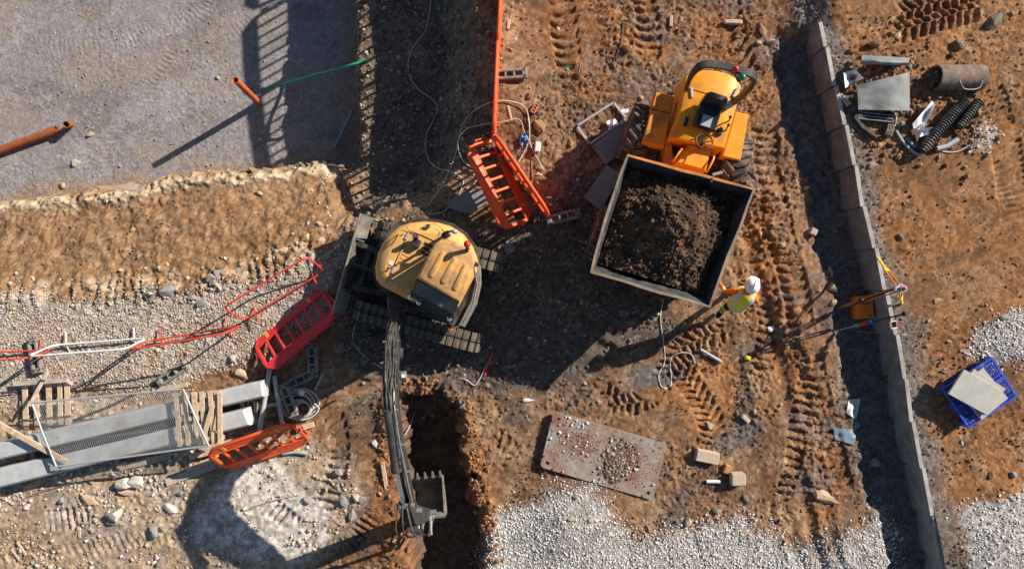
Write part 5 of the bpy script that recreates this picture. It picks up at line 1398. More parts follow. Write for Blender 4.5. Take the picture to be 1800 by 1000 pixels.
pm.polygons.foreach_set('use_smooth', [True] * len(pm.polygons)); pm.materials.append(M_vcp)
pe = bpy.data.objects.new('person', pm); COL.objects.link(pe); pe.location = base; ROOT[pe.name] = base
tag(pe, 'person in white hard hat and yellow hi-vis vest walking beside the dumper skip', 'person')
# vest as a shell round the torso
rt_ = (J['rs'] - J['ls']).normalized()
def ring(c, a, b_, up, n=20):
    f = up.cross(rt_).normalized() * 1.0; return [c + rt_ * (a * math.cos(2 * math.pi * k / n)) + f * (b_ * math.sin(2 * math.pi * k / n)) for k in range(n)]
upv = (J['neck'] - J['pel']).normalized()
mb = MB(); vr = []
for t_, a, b_ in ((-.06, .205, .165), (.10, .20, .165), (.3, .20, .17), (.5, .215, .18), (.7, .235, .18), (.84, .235, .165), (.95, .17, .13), (1.02, .085, .085)):
    vr.append(ring(J['pel'].lerp(J['neck'], t_), a, b_, upv))
mb.loft(vr, False, False); ve = mb.build('hi_vis_vest', M_vcp, pe, 60)
vc = []
for ri, t_ in enumerate((-.06, .10, .3, .5, .7, .84, .95, 1.02)):
    for k in range(20):
        cs = math.cos(2 * math.pi * k / 20)
        c_ = (.66, .66, .035)
        if ri in (1,) : c_ = (.52, .55, .54)
        if ri >= 3 and .5 < abs(cs) < .85: c_ = (.50, .52, .50)
        if ri >= 6: c_ = (.68, .22, .03) if ri == 7 else c_
        vc.append(c_ + (1,))
at = ve.data.color_attributes.new('Col', 'FLOAT_COLOR', 'POINT'); at.data.foreach_set('color', np.array(vc, np.float32).ravel())
hc = J['crown'] + Vector((0, 0, .02)); fdir = Vector((.35, .94, 0)).normalized()
mb = MB(); mb.ball(hc - Vector((0, 0, .02)), .145, 18, 8, (.95, 1.08, .95), 0.0); hh = mb.build('hard_hat', M_hat, pe, 60)
mb = MB(); mb.tube([hc - Vector((0, 0, .02)) + Vector((math.cos(a) * .145, math.sin(a) * .16, 0)) for a in [2 * math.pi * k / 20 for k in range(20)]], .012, 6, closed=True); mb.build('brim', M_hat, hh, 60)
mb = MB(); pkp = [hc + fdir * .13 + Vector((-.94 * s * .1, .35 * s * .1, -.025)) for s in (-1, -.5, 0, .5, 1)]; pkq = [p + fdir * (.06 - .025 * abs(i - 2) / 2) - Vector((0, 0, .015)) for i, p in enumerate(pkp)]
mb.loft([pkp + pkq[::-1], [p + Vector((0, 0, .008)) for p in pkp + pkq[::-1]]]); mb.build('peak', M_hat, hh)
mb = MB(); mb.tube([hc - fdir * .15 + Vector((0, 0, .0)), hc - fdir * .09 + Vector((0, 0, .10)), hc + Vector((0, 0, .135)), hc + fdir * .09 + Vector((0, 0, .10)), hc + fdir * .14], .014, 6); mb.build('ridge', M_hat, hh, 60)
face = J['head'] + fdir * .09
for s in (-1, 1):
    mb = MB(); mb.ball(face + Vector((.94 * s * .033, -.35 * s * .033, .025)), .012, 8, 5); mb.build('eye', M_hat, pe)
    mb = MB(); mb.ball(J['head'] + Vector((.94 * s * .095, -.35 * s * .095, 0)), .026, 8, 5, (.5, 1, 1.3)); 
    o = mb.build('ear', mat('ear_skin', (.42, .22, .14), .7), pe)
mb = MB(); mb.ball(face + fdir * .012, .017, 8, 5, (1, 1, 1.4)); mb.build('nose', MATS['ear_skin'], pe)
mb = MB(); mb.ball(face - Vector((0, 0, .045)), .02, 8, 4, (1.3, .6, .3)); mb.build('mouth', mat('lip', (.3, .1, .08), .6), pe)
# ================================================================ SURVEY GEAR
hd_ = P(1585, 507, 1.45); tri = root('survey_tripod', P(1545, 505, .2), 'yellow survey tripod with red topped head straddling the retaining wall', 'tripod')
feet = [P(1543, 453, WALL_Z + .02), G(1586, 534, .01, RIGHT_Z), G(1470, 542, .01)]
for i, f in enumerate(feet):
    d = (f - hd_); L = d.length; d.normalize(); s_ = d.cross(Vector((0, 0, 1))).normalized(); st = hd_ + s_ * 0 - Vector((0, 0, .06))
    d = (f - st).normalized()
    m = M_orb if i < 2 else mat('orange_wood_leg', (.50, .17, .04), .6, var=.2)
    mb = MB()
    for k in (-1, 1): mb.tube([st + s_ * k * .05 + d * .03, st + s_ * k * .04 + d * L * .62], .016, 6)
    lg = mb.build('leg', m, tri)
    M3 = plane_mat(st, f, st + Vector((0, 0, 1))).to_3x3()
    mb = MB(); mb.box(st.lerp(f, .58), (.09, .11, .035), M3, .006); mb.build('clamp', M_blk if i == 2 else M_yel, lg)
    mb = MB(); mb.box(st.lerp(f, .78), (L * .42, .055, .03), M3, .006); mb.build('lower_leg', m if i == 2 else M_yel, lg)
    mb = MB(); mb.tube([st.lerp(f, .965), f + Vector((0, 0, 0))], [.022, .006], 8); mb.build('spike', M_worn, lg)
mb = MB(); mb.tube([hd_ - Vector((0, 0, .07)), hd_ - Vector((0, 0, .03))], .085, 20); mb.build('head_plate', M_galv, tri, 40)
mb = MB(); mb.box(hd_ + Vector((-.1, -.01, .0)), (.13, .11, .09), rotz(.1), .015); mb.tube([hd_ - Vector((0, 0, .03)), hd_ + Vector((0, 0, .09))], .06, 16); ins = mb.build('instrument', M_galv, tri, 40)
mb = MB(); mb.ball(hd_ + Vector((0, 0, .10)), .04, 12, 6, (1, 1, .8)); mb.build('cap', M_red, ins, 60)
mb = MB(); mb.tube([hd_ + Vector((-.15, -.02, -.02)), P(1530, 524, .8), P(1500, 536, .3)], .02, 6); mb.build('strap', M_blk, tri)
c = G(1509, 540); ca = root('instrument_case', c, 'orange instrument case on the dark ground left under the tripod leg', 'case')
Mc = Matrix.Translation(c) @ Matrix.Rotation(.08, 4, 'Z')
mb = MB(Mc); mb.rounded([(-.2, -.24), (.2, -.24), (.2, .22), (.08, .26), (-.12, .26), (-.2, .22)], [(0, .02), (.03, 0), (.26, 0), (.30, .03)]); mb.build('shell', M_orb, ca, 40)
mb = MB(Mc); mb.box((-.0, -.10, .305), (.30, .03, .012), None, .004); mb.build('lid_rib', M_orb, ca)
mb = MB(Mc); mb.box((.0, .06, .305), (.30, .03, .012), None, .004); mb.build('lid_rib', M_orb, ca)
mb = MB(Mc); mb.tube([(-.06, .08, .30), (-.05, .08, .34), (.07, .1, .34), (.08, .1, .30)], .014, 6); mb.build('handle', M_blk, ca)
mb = MB(Mc); mb.box((.08, -.18, .303), (.07, .03, .012), None, .003); mb.build('latch', M_blk, ca)
a = G(1467, 582, .02); b_ = P(1592, 551, .85); ro = root('survey_pole', a, 'black survey pole with red and blue bands leaning over the wall', 'pole')
at_ = lambda t_: a.lerp(b_, t_)
mb = MB(); mb.tube([at_(0), at_(.35)], .012, 8); mb.build('lower_pole', M_galv, ro)
mb = MB(); mb.tube([at_(.35), at_(.96)], .018, 8); mb.build('upper_pole', M_blk, ro)
for t0_, t1_, m, w in ((.36, .48, M_red, .04), (.47, .53, M_bluel, .05), (.28, .36, M_blueg, .035), (.955, 1.0, M_blk, .05)):
    mb = MB(); mb.tube([at_(t0_), at_(t1_)], w, 10); mb.build('band', m, ro)
c = P(1571, 571, .78); co_ = root('field_controller', c, 'handheld controller with dark screen clipped to the survey pole', 'controller')
mb = MB(); mb.box(c, (.13, .17, .04), rotz(.2), .012); cb = mb.build('case', M_wplas, co_)
mb = MB(); mb.box(c + Vector((.0, .012, .022)), (.095, .115, .006), rotz(.2)); mb.build('screen', M_screen, cb)
for s in (-1, 1):
    mb = MB(); mb.box(c + Vector((s * .075, s * .015, 0)), (.022, .13, .045), rotz(.2), .006); mb.build('grip', M_orb if s < 0 else M_red, cb)
mb = MB(); mb.tube([c + Vector((0, .08, 0)), at_(.88)], .014, 6); mb.build('bracket', M_blk, cb)
cable([(1505, 582), (1540, 585), (1600, 588)], .006, M_cable, 'thin string line stretched over the retaining wall', up=.02)

# ================================================================ BLUE PALLET WITH SLABS
q = [P(x, y, RIGHT_Z + .24) for x, y in ((1742, 628), (1791, 696), (1707, 752), (1654, 685))]
gz = float(ground(*(sum((v for v in q), Vector()) / 4)[:2])) - .01
c = sum((v for v in q), Vector()) / 4; c.z = gz
bpal = root('plastic_pallet', c, 'blue plastic pallet with slatted deck under grey paving slabs', 'pallet')
xd = (q[3] - q[0]); Lx = xd.length; xd.normalize(); yd = Vector((-xd.y, xd.x, 0)); Ly = abs((q[1] - q[0]).dot(yd))
Mp = Matrix(((xd.x, yd.x, 0, c.x), (xd.y, yd.y, 0, c.y), (0, 0, 1, gz), (0, 0, 0, 1)))
HP = .24
for s in (-1, 1):
    mb = MB(Mp); mb.box((0, s * (Ly / 2 - .025), HP - .03), (Lx, .05, .06), None, .01); mb.build('deck_edge', M_bluep, bpal)
    mb = MB(Mp); mb.box((s * (Lx / 2 - .025), 0, HP - .03), (.05, Ly - .1, .058), None, .01); mb.build('deck_edge', M_bluep, bpal)
for k in range(1, 26):
    mb = MB(Mp); mb.box((-Lx / 2 + Lx * k / 26, 0, HP - .022), (.016, Ly - .1, .035), None, .003); mb.build('slat', M_bluep, bpal)
for k in range(1, 10):
    mb = MB(Mp); mb.box((0, -Ly / 2 + Ly * k / 10, HP - .02), (Lx - .1, .022 if k != 5 else .07, .036), None, .003); mb.build('cross_slat', M_bluep, bpal)
for x in (-Lx / 2 + .07, 0, Lx / 2 - .07):
    for y in (-Ly / 2 + .07, 0, Ly / 2 - .07):
        mb = MB(Mp); mb.box((x, y, HP / 2 - .02), (.13, .13, HP - .06), None, .02); mb.build('block', M_bluep, bpal)
for y in (-Ly / 2 + .07, 0, Ly / 2 - .07):
    mb = MB(Mp); mb.box((0, y, .02), (Lx, .1, .03), None, .006); mb.build('runner', M_bluep, bpal)
def slab(px, z0, th, label, m=None):
    mb = MB(); mb.rounded(P2(px, z0 + th), [(z0, .004), (z0 + .006, 0), (z0 + th - .006, 0), (z0 + th, .006)]); return mb.thing('paving_slab', m or M_slab, label, 'slab')
zt = gz + HP
slab([(1728, 646), (1772, 700), (1726, 738), (1682, 684)], zt + .001, .05, 'grey paving slab lying directly on the blue pallet')
slab([(1712, 648), (1768, 683), (1738, 727), (1682, 692)], zt + .052, .045, 'grey paving slab in the middle of the stack on the blue pallet')
slab([(1695, 649), (1763, 688), (1736, 730), (1667, 692)], zt + .099, .05, 'top grey paving slab of the stack on the blue pallet')

# ================================================================ STEEL ROAD PLATE
q = [P(x, y, .10) for x, y in ((973, 721), (1173, 779), (1147, 878), (949, 819))]
gz = max(float(ground(v.x, v.y)) for v in q + [sum(q, Vector()) / 4])
c = sum(q, Vector()) / 4; pr = root('road_plate', Vector((c.x, c.y, gz)), 'rusty steel road plate with corner holes and spilled stones', 'steel plate')
def bil4(u, v): return (q[0].lerp(q[1], u)).lerp(q[3].lerp(q[2], u), v)
us_ = [0, .04, .085, .5, .915, .96, 1]; 
mb = MB(); zt_, zb_ = gz + .055, gz + .02
hole = {}
grid_u = [0, .11, .89, 1]; grid_v = [0, .2, .8, 1]
def vp(u, v, z): p = bil4(u, v); return (p.x, p.y, z)
for i in range(3):
    for j in range(3):
        u0, u1, v0, v1 = grid_u[i], grid_u[i + 1], grid_v[j], grid_v[j + 1]
        quad = [(u0, v0), (u1, v0), (u1, v1), (u0, v1)]
        if i != 1 and j != 1:
            cu, cv = (u0 + u1) / 2, (v0 + v1) / 2; n = 12; ou = []; inn_ = []
            for k in range(n):
                a_ = 2 * math.pi * k / n; dx, dy = math.cos(a_), math.sin(a_); mx = max(abs(dx), abs(dy))
                ou.append((cu + dx / mx * (u1 - u0) / 2, cv + dy / mx * (v1 - v0) / 2)); inn_.append((cu + dx * .016, cv + dy * .032))
            mb.loft([[vp(*o, zb_) for o in ou], [vp(*o, zt_) for o in ou], [vp(*o, zt_) for o in inn_], [vp(*o, zb_) for o in inn_]], False, False)
        else:
            mb.loft([[vp(a_, b2, zb_) for a_, b2 in quad], [vp(a_, b2, zt_) for a_, b2 in quad]])
mb.build('plate', M_plate, pr)
rs_ = np.random.RandomState(5)
def onplate(n, cu, cv, su, sv, seed):
    r = np.random.RandomState(seed); u = np.clip(cu + su * r.randn(n), .03, .97); v = np.clip(cv + sv * r.randn(n), .04, .96)
    return np.array([bil4(a_, b2)[:2] for a_, b2 in zip(u, v)])
pts = np.concatenate([onplate(700, .62, .52, .05, .15, 1), onplate(160, .70, .42, .05, .10, 2), onplate(120, .60, .78, .05, .06, 3)])
n = len(pts)
stones('plate_rubble', pts, sizes(n, .02, .085, 6, 2.), pal(n, [(.20, .13, .08), (.24, .17, .11), (.46, .42, .37), (.16, .11, .075), (.13, .09, .06)], 7), 'soil and stones spilled on the middle of the road plate', 'rubble', 8, .6, .2, np.full(n, zt_))
pts = np.concatenate([onplate(50, .2, .25, .1, .2, 11), onplate(40, .5, .6, .25, .25, 12)]); n = len(pts)
stones('plate_pebbles', pts, sizes(n, .02, .075, 16, 2.), pal(n, WHT, 17), 'white pebbles scattered on the road plate', 'pebbles', 18, .75, .1, np.full(n, zt_))
pts = np.concatenate([onplate(900, .28, .42, .11, .16, 21), onplate(500, .72, .5, .1, .2, 22), onplate(200, .5, .5, .25, .25, 23)]); n = len(pts)
stones('plate_soil', pts, sizes(n, .012, .04, 26, 2.), pal(n, [(.24, .12, .06), (.17, .09, .05)], 27), 'thin rust soil crumbs on the road plate', 'soil', 28, .4, .3, np.full(n, zt_), small=True)

# ================================================================ DEBRIS BEHIND THE WALL
def sheet(name, rows, m, label, cat, th=.008, sub_=3):
    """rows of world points -> thin curved sheet with thickness"""
    nr, nc = len(rows), len(rows[0]); vs = [p for r in rows for p in r]; vs2 = [Vector(p) - Vector((0, 0, th)) for p in vs]; n = nr * nc; fs = []
    for i in range(nr - 1):
        for j in range(nc - 1):
            a_ = i * nc + j; fs.append((a_, a_ + 1, a_ + nc + 1, a_ + nc)); fs.append((n + a_, n + a_ + nc, n + a_ + nc + 1, n + a_ + 1))
    ring_ = [j for j in range(nc)] + [i * nc + nc - 1 for i in range(1, nr)] + [(nr - 1) * nc + j for j in range(nc - 2, -1, -1)] + [i * nc for i in range(nr - 2, 0, -1)]
    for a_, b2 in zip(ring_, ring_[1:] + ring_[:1]): fs.append((b2, a_, n + a_, n + b2))
    mb = MB(); mb.add(vs + vs2, fs); return mb.thing(name, m, label, cat, smooth=50)
def quad_rows(q, zf, nu=14, nv=12):
    rows = []
    for j in range(nv + 1):
        v = j / nv; r = []
        for i in range(nu + 1):
            u = i / nu; x = (q[0][0] * (1 - u) + q[1][0] * u) * (1 - v) + (q[3][0] * (1 - u) + q[2][0] * u) * v; y = (q[0][1] * (1 - u) + q[1][1] * u) * (1 - v) + (q[3][1] * (1 - u) + q[2][1] * u) * v
            p = G(x, y, 0, .2); p.z += zf(u, v); r.append(P(x, y, p.z))
        rows.append(r)
    return rows
rg = random.Random(2)
sheet('membrane_sheet', quad_rows([(1507, 150), (1599, 127), (1599, 195), (1509, 193)], lambda u, v: .15 + .06 * math.sin(u * 3 + 1) * (1 - v) + .03 * math.sin(u * 7 + v * 4) + .06 * v), M_sheet, 'grey membrane sheet lying half buried on rust soil', 'sheet')
sheet('membrane_sheet', quad_rows([(1516, 97), (1600, 102), (1596, 116), (1512, 113)], lambda u, v: .12 + .13 * math.sin(v * 2.6) + .02 * math.sin(u * 5)), M_sheet, 'narrow curled strip of grey membrane above the larger sheet', 'sheet')
pp2 = np.array([P(rg.uniform(1506, 1590), rg.uniform(112, 150), .98)[:2] for _ in range(520)])
stones('membrane_soil', pp2, sizes(520, .03, .14, 301, 2.4), pal(520, [(.26, .12, .055), (.17, .085, .045), (.33, .2, .11)], 302), 'clods of soil heaped between the membrane sheets', 'soil', 303)
sheet('torn_sack', quad_rows([(1483, 128), (1503, 122), (1519, 138), (1486, 155)], lambda u, v: .03 + .16 * abs(2 * u - 1) ** 2 * (.5 + v) + .03 * math.sin(9 * v), 10, 8), M_wplas, 'torn white sack by the retaining wall next to the membrane', 'sack')
sheet('torn_sack', quad_rows([(1638, 178), (1645, 184), (1612, 250), (1604, 218)], lambda u, v: .06 + .12 * abs(2 * u - 1) + .03 * math.sin(11 * v), 8, 12), M_wplas, 'long torn white sack beside the corrugated pipes', 'sack')
sheet('torn_sack', quad_rows([(1606, 226), (1640, 224), (1636, 236), (1612, 242)], lambda u, v: .08 + .07 * abs(2 * v - 1) + .03 * math.sin(9 * u), 10, 6), M_wplas, 'crumpled white sack scrap at the foot of the long torn sack', 'sack')
c = G(1538, 206, .10, RIGHT_Z); gr = root('drain_grating', c - Vector((0, 0, .1)), 'dark slotted drain grating below the membrane sheet', 'grating')
Mg = Matrix.Translation(c) @ Matrix.Rotation(-.11, 4, 'Z')
for y in (-.07, 0, .07):
    mb = MB(Mg); mb.box((0, y, 0), (.74, .022, .05), None, .005); mb.build('rail', M_blueg, gr)
for k in range(7):
    mb = MB(Mg); mb.box((-.36 + .12 * k, 0, 0), (.022, .16, .046), None, .004); mb.build('bar', M_dark, gr)
tray = [(1500, 206), (1507, 196), (1530, 199), (1512, 212), (1538, 236), (1552, 238), (1540, 243), (1515, 226)]
mb = MB(); g0 = G(1520, 215, 0, RIGHT_Z).z; mb.rounded(P2(tray, g0 + .12), [(g0 - .02, 0), (g0 + .10, 0), (g0 + .12, .015)]); mb.thing('broken_channel', M_dark, 'dark broken drainage channel piece under the grating', 'channel')
c = G(1562, 230, .06, RIGHT_Z); bb = root('hollow_block', c - Vector((0, 0, .06)), 'brown hollow block on soil below the drain grating', 'block')
Mb = Matrix.Translation(c) @ Matrix.Rotation(-.28, 4, 'Z')
mb = MB(Mb); mb.box((0, 0, 0), (.16, .24, .13), None, .01); mb.build('body', M_oldpipe, bb)
for y in (-.06, .06):
    mb = MB(Mb); mb.pipe((0, y, .06), (0, y, .071), .04, .01, 12); mb.build('hole_rim', M_dark, bb)
plank((1480, 172), (1492, 185), .1, .08, M_tan, 'brown stone post stub by the retaining wall')
# old clay pipe
a = G(1646, 136, .12, RIGHT_Z); b_ = G(1727, 136, .12, RIGHT_Z)
mb = MB(); mb.pipe(a - Vector((0, 0, .06)), b_ - Vector((0, 0, .06)), .27, .04, 24); mb.thing('clay_pipe', M_oldpipe, 'large old brown clay pipe half covered with soil', 'pipe', smooth=50)
pp2 = np.array([P(rg.gauss(1678, 20), rg.gauss(152, 7), .5)[:2] for _ in range(260)])
stones('pipe_soil', pp2, sizes(260, .03, .2, 311, 2.2), pal(260, [(.26, .14, .07), (.2, .1, .05)], 312), 'soil lumps fallen beside the old clay pipe', 'soil', 313)

# ================================================================ MID DEBRIS
fq = [G(x, y, .05) for x, y in ((1014, 222), (1078, 181), (1101, 209), (1036, 254))]
wf = root('window_frame', sum(fq, Vector()) / 4, 'empty grey metal window frame lying on stones by the dumper', 'frame')
for i in range(4):
    A, B = fq[i], fq[(i + 1) % 4]; M3 = plane_mat(A, B, A + Vector((0, 0, 1))).to_3x3(); L = (B - A).length
    mb = MB(); mb.box((A + B) / 2, (L - .045, .05, .045), M3, .006); mb.build('bar', M_galv, wf)
def slabx(px, up, th, m, label, cat='slab', z0=0., name='slab'):
    zz = max(G(x, y, 0, z0).z for x, y in px) + up
    mb = MB(); mb.rounded(P2(px, zz + th), [(zz, .0), (zz + th - .006, 0), (zz + th, .006)]); return mb.thing(name, m, label, cat)
slabx([(1041, 256), (1101, 212), (1108, 222), (1104, 258), (1064, 290)], .02, .06, M_concd, 'grey flat board next to the window frame', 'board')
slabx([(1027, 347), (1066, 290), (1092, 305), (1056, 371)], .0, .05, M_sheet, 'dark flat board in the shade left of the skip', 'board')
slabx([(786, 364), (800, 345), (848, 330), (856, 356), (828, 376), (808, 372)], -.05, .14, M_concd, 'large flat grey slab of rock by the fallen orange barrier', 'rock')
mb = MB(); p = G(945, 259, .06); mb.box(p, (.13, .22, .12), rotz(-.12), .02); mb.thing('white_box', M_wplas, 'small white plastic box beside the brown stick', 'box')
sheet('blue_bag', quad_rows([(914, 240), (926, 233), (930, 250), (914, 258)], lambda u, v: .05 + .06 * math.sin(u * 8) * math.cos(v * 7) + .04, 8, 8), M_bag, 'crumpled blue plastic bag inside the cable loop', 'bag')
sheet('paper_scrap', quad_rows([(1065, 214), (1080, 208), (1086, 216), (1070, 225)], lambda u, v: .05 + .03 * math.sin(u * 8 + v * 5), 6, 6), M_wplas, 'crumpled white paper inside the window frame', 'paper')
sheet('paper_scrap', quad_rows([(1091, 194), (1104, 190), (1106, 197), (1094, 201)], lambda u, v: .04 + .02 * math.sin(u * 8 + v * 5), 5, 5), M_wplas, 'crumpled white paper by the dumper wheel', 'paper')
sheet('plastic_sheet', quad_rows([(1492, 702), (1513, 700), (1505, 737), (1488, 726)], lambda u, v: .03 + .05 * u + .01 * math.sin(u * 8 + v * 5), 6, 6), M_paper, 'pale sheet of board lying in the wall shadow', 'sheet')
sheet('plastic_sheet', quad_rows([(1465, 751), (1506, 755), (1502, 782), (1468, 772)], lambda u, v: .03 + .03 * math.sin(u * 9 + v * 7), 9, 7), M_blueg, 'crumpled blue grey plastic sheet beside a rock', 'sheet')
sheet('plastic_scrap', quad_rows([(917, 702), (926, 699), (940, 703), (920, 707)], lambda u, v: .03 + .02 * math.sin(u * 5), 5, 4), M_paper, 'white plastic scrap at the tip of the dumper shadow', 'scrap')
sheet('plastic_scrap', quad_rows([(1349, 575), (1360, 572), (1362, 580), (1352, 584)], lambda u, v: .04 + .02 * math.sin(u * 5), 5, 4), M_wplas, 'white scrap on rust soil near the person', 'scrap')
sheet('plastic_scrap', quad_rows([(992, 112), (996, 111), (1001, 122), (998, 124)], lambda u, v: .04, 4, 4), M_green2, 'green plastic scrap on the tyre churned soil', 'scrap')
mb = MB(); p = G(1314, 629, .04); mb.box(p, (.13, .09, .07), rotz(-.25), .012); mb.box(p + Vector((.0, .0, .04)), (.07, .05, .02), rotz(-.25), .006); mb.thing('yellow_marker', M_yel, 'small yellow plastic block on rust soil', 'block')
mb = MB(); p = G(520, 788, .05); mb.box(p, (.12, .08, .08), rotz(.3), .012); mb.thing('yellow_tool', M_yel, 'small yellow lump beside the leaning orange barrier', 'tool')
for (x, y, sx, sy, h, a_, m, lb) in [(1240, 800, .50, .26, .20, -.2, M_tan, 'large pale building block right of the road plate'), (1294, 839, .30, .27, .2, .03, M_tan, 'square brown block on the dark rubble'), (1276, 823, .13, .20, .12, -.35, M_brick, 'small reddish brick piece beside the square brown block'),
                                  (1309, 735, .22, .10, .10, -.75, M_tan, 'tan brick standing in its own shadow on rust soil'), (1427, 408, .15, .15, .14, -.45, M_tan, 'pale cubic stone at the edge of the wall shadow'), (1288, 40, .4, .10, .08, -.04, M_tan, 'flat tan stone slab above the dumper'),
                                  (895, 437, .22, .22, .08, .4, M_concd, 'grey block in the shade by the excavator track'), (1541, 1010, .1, .1, .1, 0, M_tan, '')]:
    if not lb: continue
    p = G(x, y, 0); o = root('building_block', p, lb, 'block')
    mb = MB(); mb.box(p + Vector((0, 0, h / 2 - .02)), (sx, sy, h), rotz(a_), .018); mb.build('body', m, o)
p = G(940, 192, 0); o = root('hollow_brick', p, 'orange perforated brick lying near the cable loop', 'brick')
Mb = Matrix.Translation(p + Vector((0, 0, .05))) @ Matrix.Rotation(1.0, 4, 'Z')
mb = MB(Mb)
for y in (-.042, .042): mb.box((0, y, 0), (.22, .024, .1), None, .004)
for x in (-.095, -.033, .033, .095): mb.box((x, 0, 0), (.026, .06, .099), None, .003)
mb.build('body', M_brick, o)
# fallen red strap
cable([(852, 660), (858, 640), (866, 618)], .02, M_bpk, 'short dusky red strip on the shaded soil', name='strip')

# ================================================================ LOOSE ROCKS
rk = random.Random(21)
ico = bmesh.new(); bmesh.ops.create_icosphere(ico, subdivisions=2, radius=1.0)
icv = [v.co.copy() for v in ico.verts]; icf = [tuple(v.index for v in f.verts) for f in ico.faces]; ico.free()
M_rock = {}
for nm, c_ in (('pale_rock', (.50, .46, .40)), ('tan_rock', (.46, .34, .22)), ('brown_rock', (.30, .17, .09)), ('grey_rock', (.28, .26, .24)), ('dark_rock', (.17, .14, .115))):
    M_rock[nm] = mat(nm, c_, .9, var=.25, scale=7, dirt=tuple(x * .6 for x in c_), damt=.35, dscale=5, bump=.5, bscale=18)
rock_meshes = {}
def rock_mesh(kind, i):
    if (kind, i) in rock_meshes: return rock_meshes[(kind, i)]
    r = random.Random(i * 17 + 3); pls = [(Vector((r.gauss(0, 1), r.gauss(0, 1), r.gauss(0, 1))).normalized(), r.uniform(.42, .8)) for _ in range(13)]
    vs = []
    for v in icv:
        p = v.copy()
        for n_, d_ in pls:
            e = p.dot(n_) - d_
            if e > 0: p -= n_ * e
        vs.append(tuple(p * (1 + r.uniform(-.03, .03))))
    me = bpy.data.meshes.new('rock'); me.from_pydata(vs, [], icf); me.materials.append(M_rock[kind]); rock_meshes[(kind, i)] = me
    return me
